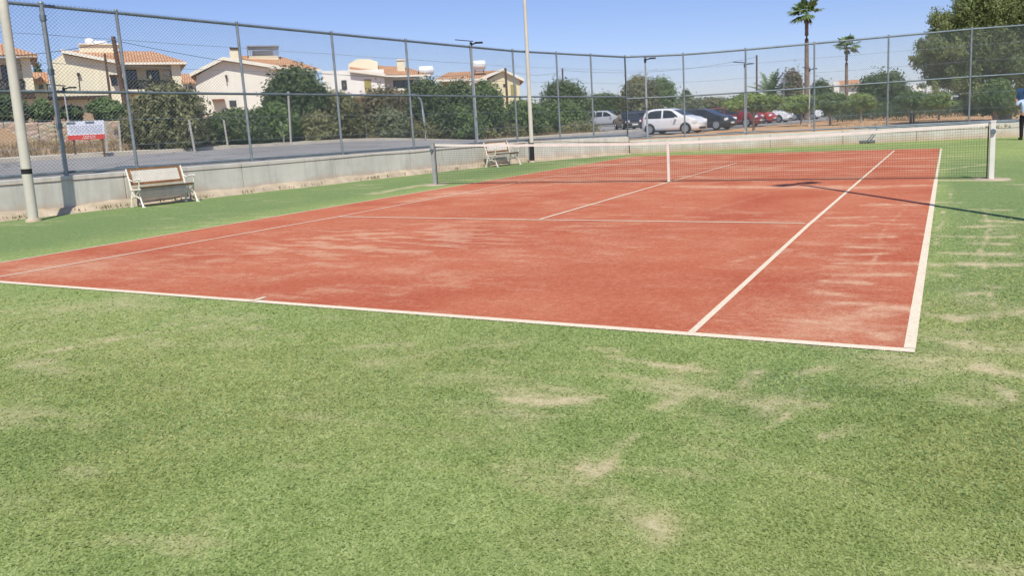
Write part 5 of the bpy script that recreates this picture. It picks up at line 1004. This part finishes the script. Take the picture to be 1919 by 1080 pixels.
# ------------------------------------------------------------------ cars
def car(loc, heading, L, H, Wd, prof, body, label, seats=2, wins=(), wheel=.31, ax=(.17,.81), group='cars parked by the road', roofbar=False):
    """prof: list of (x fraction from tail 0 to nose 1, z fraction) along the top line; belt given per station"""
    rt = empty('parked_car', loc, heading, label, 'car', group)         # local +x = nose
    xs_ = np.linspace(0, 1, 41); pf = np.array(prof); top = np.interp(xs_, pf[:, 0], pf[:, 1])*H
    k = np.array([.25, .5, .25]); ts = top.copy(); ts[1:-1] = np.convolve(top, k, 'valid'); top = ts
    belt = np.minimum(top, (.565+.03*(1-xs_))*H); zb = .16+.10*np.clip((.06-xs_)/.06, 0, 1)+.07*np.clip((xs_-.95)/.05, 0, 1)
    wv = Wd/2*np.clip(np.minimum(.80+xs_/.07*.2, .74+(1-xs_)/.12*.26), .7, 1)
    def half(i, z):
        b, t_ = belt[i], top[i]; w_ = wv[i]
        if z <= .35: return w_*(.93+.07*(z-.16)/.19)
        if z <= b: return w_*(1-.035*((z-.35)/(max(b, .36)-.35))**2)
        return w_*(.965-.235*((z-b)/(H-.565*H)))
    V, ring = [], 8
    for i, x in enumerate(xs_):
        zz = [zb[i], zb[i]+.09, .40, belt[i]*.82+.03, belt[i], belt[i]+(top[i]-belt[i])*.5, belt[i]+(top[i]-belt[i])*.93, top[i]]
        zz = np.maximum.accumulate(np.minimum(zz, top[i])); row = []
        for j, z in enumerate(zz):
            y = half(i, z)*(1 if j < 7 else .80); 
            if j == 0: y *= .9
            row.append((x*L-L/2, y, z))
        V += row+[(a, -b_, c_) for a, b_, c_ in row[::-1]]
    n = ring*2; F = []
    for i in range(40):
        for j in range(n): F.append((i*n+j, i*n+(j+1) % n, (i+1)*n+(j+1) % n, (i+1)*n+j))
    F += [tuple(range(n-1, -1, -1)), tuple(range(40*n, 41*n))]; m = MB(); m.add(V, F, True); bo = m.build('body', body, rt)
    def iat(x): return int(np.clip(round(x*40), 0, 40))
    def side(x, z, s, o=.012): return (x*L-L/2, s*(half(iat(x), z)+o), z)
    for poly in wins:
        for s in (-1, 1):
            P = [side(x, z*H, s) for x, z in poly]; m = MB(); m.add(P, [tuple(range(len(P)))]); g = m.build('side_window', M['glass'], rt)
    # wheel arches and wheels
    for xf in ax:
        for s in (-1, 1):
            cx = xf*L-L/2; yw = s*(Wd/2-.005); m = MB(); P = [(cx+(wheel+.055)*math.cos(t), yw+s*.010, max(.17, wheel+(wheel+.055)*math.sin(t))) for t in np.linspace(-.45, math.pi+.45, 15)]; m.prism(P, (0, -s*.10, 0)); m.build('wheel_arch', M['trim'], rt)
            m = MB(); m.lathe([(wheel*.62, -.10), (wheel*.94, -.105), (wheel, -.06), (wheel, .06), (wheel*.94, .105), (wheel*.62, .10)], (cx, s*(Wd/2-.085), wheel), 20, 'Y'); wh = m.build('wheel', M['tyre'], rt)
            m = MB(); yo = s*(Wd/2+.026)
            for q in range(7): a = q*2*math.pi/7; m.sq((cx, yo, wheel), (cx+wheel*.60*math.cos(a), yo-s*.01, wheel+wheel*.60*math.sin(a)), .03, .075)
            m.lathe([(wheel*.16, -.012), (wheel*.15, .012)], (cx, yo, wheel), 10, 'Y')
            pr = [(wheel*.58, -.015), (wheel*.66, -.015), (wheel*.66, .012), (wheel*.58, .012)]
            for t0, t1 in zip(np.linspace(0, 2*math.pi, 19)[:-1], np.linspace(0, 2*math.pi, 19)[1:]): m.sq((cx+wheel*.61*math.cos(t0), yo, wheel+wheel*.61*math.sin(t0)), (cx+wheel*.61*math.cos(t1), yo, wheel+wheel*.61*math.sin(t1)), .03, .05)
            m.build('rim', M['rim'], wh)
    # screens follow the top line
    def screen(x0, x1, nm, f0=.0):
        idx = [i for i in range(41) if x0 <= xs_[i] <= x1]; P, Q = [], []
        if len(idx) < 2: return
        m = MB(); Vv = []
        for i in idx: y = half(i, top[i])*.80*(.97)+.06; Vv += [(xs_[i]*L-L/2, -y, top[i]+.014), (xs_[i]*L-L/2, y, top[i]+.014)]
        m.add(Vv, [(2*k, 2*k+1, 2*k+3, 2*k+2) for k in range(len(idx)-1)]); m.build(nm, M['glass'], rt)
    # find windscreen and rear screen from the profile
    screen(seats[0], seats[1], 'windscreen'); screen(seats[2], seats[3], 'rear_window')
    nose = L/2; zl = .47*H
    for s in (-1, 1):
        m = MB(); i = 39; m.box((nose-.19, s*Wd*.345, zl), (.26, .30, .15), -s*.55, 0, -.25); m.build('headlight', M['lamp'], rt)
        m = MB(); m.box((-L/2+.07, s*Wd*.36, .58*H), (.12, .20, .26), s*.25); m.build('tail_light', M['tail'], rt)
        m = MB(); xm = seats[0]-.015; xm = seats[1]-.115; m.box((xm*L-L/2, s*(Wd/2+.07), .60*H), (.11, .19, .14)); bevel(m.build('mirror', body, rt), .03)
        for xh in (.36, .60): m = MB(); m.box((xh*L-L/2-.12, s*(half(iat(xh), .52*H)+.012), .525*H), (.16, .022, .03)); m.build('door_handle', body, rt)
        m = MB()
        for xh in (.45, .69): m.bar(side(xh, .20*H, s, .004), side(xh, .55*H, s, .004), .006, n=4)
        m.build('door_seam', M['trim'], rt); m = MB(); m.bar(side(.25, .2, s, -.02), side(.73, .2, s, -.02), .04, n=6); m.build('sill', M['trim'], rt)
    m = MB(); m.box((nose-.02, 0, .30), (.06, Wd*.52, .13)); bevel(m.build('grille', M['trim'], rt), .02); m = MB(); m.box((nose+.012, 0, .43), (.02, .50, .11)); m.build('number_plate', M['plate'], rt); m = MB(); m.box((-L/2-.012, 0, .62), (.02, .50, .11)); m.build('number_plate', M['plate'], rt)
    m = MB(); m.box((0, 0, .20), (L*.86, Wd*.82, .12)); m.build('underbody', M['trim'], rt); return rt
hatch = [(0, .48), (.015, .66), (.05, .83), (.10, .935), (.18, .985), (.32, 1.), (.46, .99), (.55, .95), (.64, .85), (.76, .685), (.88, .63), (.95, .55), (1., .42)]
hw = [[(.075, .63), (.115, .80), (.17, .895), (.26, .925), (.375, .93), (.38, .62)], [(.41, .62), (.405, .93), (.50, .92), (.565, .87), (.66, .70), (.67, .63)]]
sedan = [(0, .42), (.02, .62), (.10, .66), (.17, .69), (.30, .95), (.40, 1.), (.52, .985), (.58, .95), (.74, .66), (.88, .60), (.96, .50), (1., .38)]
sw = [[(.23, .64), (.31, .86), (.42, .925), (.46, .925), (.46, .63)], [(.485, .63), (.485, .92), (.56, .89), (.63, .75), (.67, .64)]]
mpv = [(0, .46), (.015, .66), (.05, .86), (.10, .965), (.25, 1.), (.50, .99), (.60, .95), (.80, .63), (.90, .56), (1., .40)]
mw_ = [[(.07, .62), (.105, .86), (.20, .90), (.30, .91), (.30, .61)], [(.325, .61), (.325, .91), (.47, .91), (.47, .61)], [(.495, .61), (.495, .91), (.58, .87), (.68, .70), (.70, .62)]]
PW, PK, PN, PS, PR, PR2 = paint('white_car_paint', (.80,.80,.78)), paint('black_car_paint', (.018,.019,.022)), paint('navy_car_paint', (.022,.028,.05)), paint('silver_car_paint', (.42,.43,.44), .3), paint('dark_red_car_paint', (.20,.018,.02)), paint('bright_red_car_paint', (.42,.03,.022))
SH, SS_, SM = (.56, .765, .012, .10), (.575, .75, .16, .31), (.60, .80, .01, .10)
HD = math.atan2(-.166, .986)
def put(px, py, dz=0.): X = ground(px, py); return (X[0], X[1], float(zg(X[0], X[1])) if not inroad(X[0], X[1]) else float(zg(X[0], X[1])))
c = car(put(1264, 250.5), HD, 3.62, 1.49, 1.64, hatch, PW, 'white hatchback parked nearest behind the far fence', SH, hw, .30)
m = MB(); m.box((-.55, 0, 1.545), (.10, .04, .05)); m.bar((-.55, 0, 1.55), (-.75, 0, 1.72), .008); m.build('aerial', M['acw'], c)
car(put(1321, 243.5), HD-.02, 4.0, 1.43, 1.72, hatch, PK, 'black hatchback parked beside the white hatchback', SH, hw, .32)
car(put(1376, 238), HD+.02, 4.1, 1.50, 1.72, hatch, PR, 'dark red hatchback parked beyond the black hatchback', SH, hw, .31)
car(put(1410, 232), HD, 4.0, 1.46, 1.70, hatch, PR2, 'bright red car half hidden by the small bright green tree', SH, hw, .31)
car(put(1440, 230), HD-.03, 4.1, 1.48, 1.72, hatch, PW, 'white car parked between the bright red and the dark blue car', SH, hw, .31)
car(put(1470, 226), HD, 4.3, 1.62, 1.78, mpv, PN, 'dark blue car behind the second small tree', SM, mw_, .33)
car(put(1503, 224), HD+.03, 4.1, 1.5, 1.72, hatch, PW, 'white car furthest along the parked row', SH, hw, .31)
car(put(1179, 242.5), HD-.80, 4.5, 1.44, 1.76, sedan, PK, 'black saloon with its lamps towards the court, left of the white hatchback', SS_, sw, .32)
car(put(1208, 238), HD-.2, 4.5, 1.62, 1.80, mpv, PN, 'dark blue car mostly hidden behind the white hatchback', SM, mw_, .33)
car(put(1136, 236.5), HD+.25, 4.5, 1.66, 1.80, mpv, PS, 'silver people carrier parked furthest left', SM, mw_, .33)
X = at(1800, 200, 78); car((X[0], X[1], float(zg(X[0], X[1]))), HD+.3, 4.4, 1.7, 1.78, mpv, PS, 'silver car just visible behind the hedge under the huge tree', SM, mw_, .33)

# ------------------------------------------------------------------ small things by the far wall
for px, lab in ((1706.5, 'left one of two short black posts beyond the far wall'), (1712, 'right one of two short black posts beyond the far wall')):
    b = at(px, 232, 37.5); z = float(zg(b[0], b[1])); rt = empty('bollard', (b[0], b[1], z), 0, lab, 'bollard', 'short black posts beyond the far wall'); m = MB(); m.bar((0, 0, -.05), (0, 0, .62), .05 if px < 1710 else .04, n=10); m.build('post', M['black'], rt); m = MB(); m.lathe([(.055, .58), (.06, .64), (.03, .68)], (0, 0, 0), 10); m.build('cap', M['black'], rt)
# dark tube and brush shape added to stand in for a mast's shadow
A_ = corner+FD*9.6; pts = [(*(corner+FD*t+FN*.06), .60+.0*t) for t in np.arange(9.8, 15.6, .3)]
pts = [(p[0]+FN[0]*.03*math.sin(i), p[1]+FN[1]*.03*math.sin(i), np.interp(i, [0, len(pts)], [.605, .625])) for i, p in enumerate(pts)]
m = MB(); m.tube(pts, .035, 8); tag(m.build('pipe', M['galvd']), 'dark tube added for a shadow line along the top of the far wall behind the net', 'pipe')  # 'pipe' here is an added tube for the mast's shadow line
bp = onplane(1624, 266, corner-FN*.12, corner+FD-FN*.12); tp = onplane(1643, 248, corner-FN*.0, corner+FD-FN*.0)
rt = empty('shadow_stand_in', (bp[0]-FN[0]*.08, bp[1]-FN[1]*.08, 0), math.atan2(FD[1], FD[0]), 'grey brush shape standing in for a mast shadow on the far wall behind the net', 'shadow stand-in')
m = MB(); m.box((0, 0, .10), (.62, .07, .06)); m.build('head', M['galvd'], rt); m = MB()  # 'head' here is the crossbar of the shadow stand-in
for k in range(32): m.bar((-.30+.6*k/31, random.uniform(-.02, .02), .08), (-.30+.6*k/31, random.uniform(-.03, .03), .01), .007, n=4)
m.build('fringe_rods', M['black'], rt); m = MB(); m.bar((0, 0, .12), (.42, .02, .60), .018, n=8); m.build('slant_bar', M['galvd'], rt)
# blue cloth tied to the fence
P = [onplane(q[0], q[1], FFP[0], FFP[1]) for q in ((1904,166), (1945,163), (1945,190), (1905,192))]; O = P[0].copy(); root = empty('cloth_banner', O, 0, 'dark blue cloth tied to the fence above the person', 'banner'); nn = 9; V = []
for i in range(nn):
    for j in range(nn):
        u, v = i/(nn-1), j/(nn-1); X = (P[0]*(1-u)+P[1]*u)*(1-v)+(P[3]*(1-u)+P[2]*u)*v-O; X = X+np.array([-FN[0], -FN[1], 0])*(.06+.035*math.sin(u*7)+.02*math.sin(v*6)); V.append(X)
o = link_mesh('cloth', np_mesh('cloth', V, grid_faces(nn, nn), smooth=True), mottled('navy_cloth', (.03,.07,.16), .3, 3, .8), root)
m = MB()
for q in (0, nn*(nn-1)): m.bar(tuple(V[q]), tuple(V[q]+np.array([FN[0], FN[1], 0])*.08), .01)
m.build('ties', M['trim'], root)

# ------------------------------------------------------------------ person at the right edge, seen from behind
def skin(name, pts, edges, rad, mat, parent, root_i=0, sub=2):
    me = bpy.data.meshes.new(name); me.from_pydata(pts, edges, []); o = link_mesh(name, me, mat, parent); o.modifiers.new('skin', 'SKIN').use_smooth_shade = True
    sv_ = me.skin_vertices[0].data
    for i, r in enumerate(rad): sv_[i].radius = (r, r) if not isinstance(r, tuple) else r
    for i in range(len(pts)): sv_[i].use_root = (i == root_i)
    s = o.modifiers.new('sub', 'SUBSURF'); s.levels = sub; s.render_levels = sub; return o
pb = onz(1920, 262.); px_ = empty('person', (pb[0], pb[1], 0), math.atan2(-_r0[1], _r0[0])*0+.2, 'person in a pale blue shirt and black trousers standing at the right edge', 'person')
M['skin'] = mottled('skin', (.46,.27,.18), .1, 6, .55); M['shirt'] = mottled('pale_blue_shirt', (.50,.60,.76), .1, 6, .8); M['trous'] = mottled('black_trousers', (.016,.016,.02), .3, 6, .8); M['hair'] = mottled('dark_hair', (.03,.022,.016), .3, 20, .6); M['shoe'] = mottled('dark_shoes', (.02,.018,.016), .3, 8, .5)
# body: local x right (of the figure, seen from behind), y forward, z up; head, torso, arms with hands, legs in one surface
pts = [(0,0,.96), (0,.01,1.14), (0,0,1.34), (0,0,1.46), (0,.01,1.53), (0,.02,1.60), (0,.03,1.70), (0,.02,1.77)]; ed = [(0,1),(1,2),(2,3),(3,4),(4,5),(5,6),(6,7)]; rd = [(.15,.11), (.14,.10), (.17,.11), (.12,.08), .055, .06, .098, .075]
def addp(p, r, e): pts.append(p); rd.append(r); ed.append((e, len(pts)-1)); return len(pts)-1
for s in (-1, 1):
    i = addp((s*.10, 0, .88), .088, 0); i = addp((s*.11, .015, .68), .075, i); i = addp((s*.115, .02, .48), .056, i); i = addp((s*.118, -.01, .30), .052, i); i = addp((s*.12, -.02, .09), .038, i); addp((s*.125, .12, .035), .034, i)
    i = addp((s*.17, 0, 1.42), .06, 2)
    if s < 0: i = addp((s*.27, -.01, 1.36), .046, i); i = addp((s*.33, .03, 1.20), .04, i); i = addp((s*.28, .17, 1.30), .032, i); i = addp((s*.24, .24, 1.38), .026, i)
    else: i = addp((s*.24, -.01, 1.27), .046, i); i = addp((s*.27, .0, 1.12), .04, i); i = addp((s*.28, .06, .93), .032, i); i = addp((s*.28, .08, .86), .026, i)
    w0 = np.array(pts[i]); dr = (np.array([.03, .6, .8]) if s < 0 else np.array([0, .25, -.97])); dr = dr/np.linalg.norm(dr); sd = np.array([1., 0, 0])
    pl = addp(tuple(w0+dr*.055), .024, i)
    for k, (o_, lg) in enumerate(((-.030, .072), (-.010, .082), (.011, .078), (.031, .060))): j = addp(tuple(w0+dr*.085+sd*o_), .010, pl); j = addp(tuple(w0+dr*(.085+lg*.5)+sd*o_*1.1+np.array([0, .006, 0])), .009, j); addp(tuple(w0+dr*(.085+lg*.9)+sd*o_*1.1+np.array([0, .02, 0])), .008, j)
    j = addp(tuple(w0+dr*.03-s*sd*.032), .012, pl); addp(tuple(w0+dr*.065-s*sd*.052+np.array([0, .01, 0])), .010, j)
body = skin('body', pts, ed, rd, M['skin'], px_)
sp_ = [(0,0,.86), (0,.01,1.10), (0,0,1.34), (0,0,1.46)]; se = [(0,1),(1,2),(2,3)]; sr = [(.178,.136), (.172,.130), (.188,.13), (.125,.09)]
for s in (-1, 1):
    sp_.append((s*.17, 0, 1.42)); sr.append(.075); se.append((2, len(sp_)-1)); sp_.append((s*.25, -.01, 1.33 if s > 0 else 1.37)); sr.append(.068); se.append((len(sp_)-2, len(sp_)-1)); sp_.append((s*(.27 if s > 0 else .31), 0, 1.20 if s > 0 else 1.25)); sr.append(.062); se.append((len(sp_)-2, len(sp_)-1))
skin('shirt', sp_, se, sr, M['shirt'], px_)
tp_ = [(0,0,.97)]; te = []; tr = [(.165,.125)]
for s in (-1, 1):
    for k, (p, r) in enumerate((((s*.10, 0, .86), .108), ((s*.11, .015, .68), .094), ((s*.115, .02, .48), .076), ((s*.118, -.01, .30), .070), ((s*.12, -.015, .06), .062))): tp_.append(p); tr.append(r); te.append((0 if k == 0 else len(tp_)-2, len(tp_)-1))
skin('trousers', tp_, te, tr, M['trous'], px_)
m = MB(); m.lathe([(.02, .118), (.07, .10), (.100, .05), (.108, -.01), (.10, -.06), (.07, -.085)], (0, .0, 1.715), 14); hr = m.build('hair', M['hair'], px_)
for s in (-1, 1):
    m = MB(); m.box((s*.122, .065, .045), (.095, .28, .085)); bevel(m.build('shoe', M['shoe'], px_), .03, 3)
    m = MB(); m.lathe([(.004, -.008), (.014, -.006), (.014, .004), (.004, .008)], (s*.034, .122, 1.705), 8, 'Y'); m.build('eye', M['trim'], px_)
    m = MB(); m.lathe([(.008, -.012), (.024, -.008), (.022, .006), (.006, .01)], (s*.104, .02, 1.69), 8, 'X'); m.build('ear', M['skin'], px_)
m = MB(); m.lathe([(.018, -.025), (.014, .0), (.006, .025)], (0, .128, 1.68), 8); m.build('nose', M['skin'], px_); m = MB(); m.box((0, .118, 1.64), (.046, .012, .012)); m.build('mouth', mottled('lips', (.40,.16,.13), .1, 6, .5), px_)
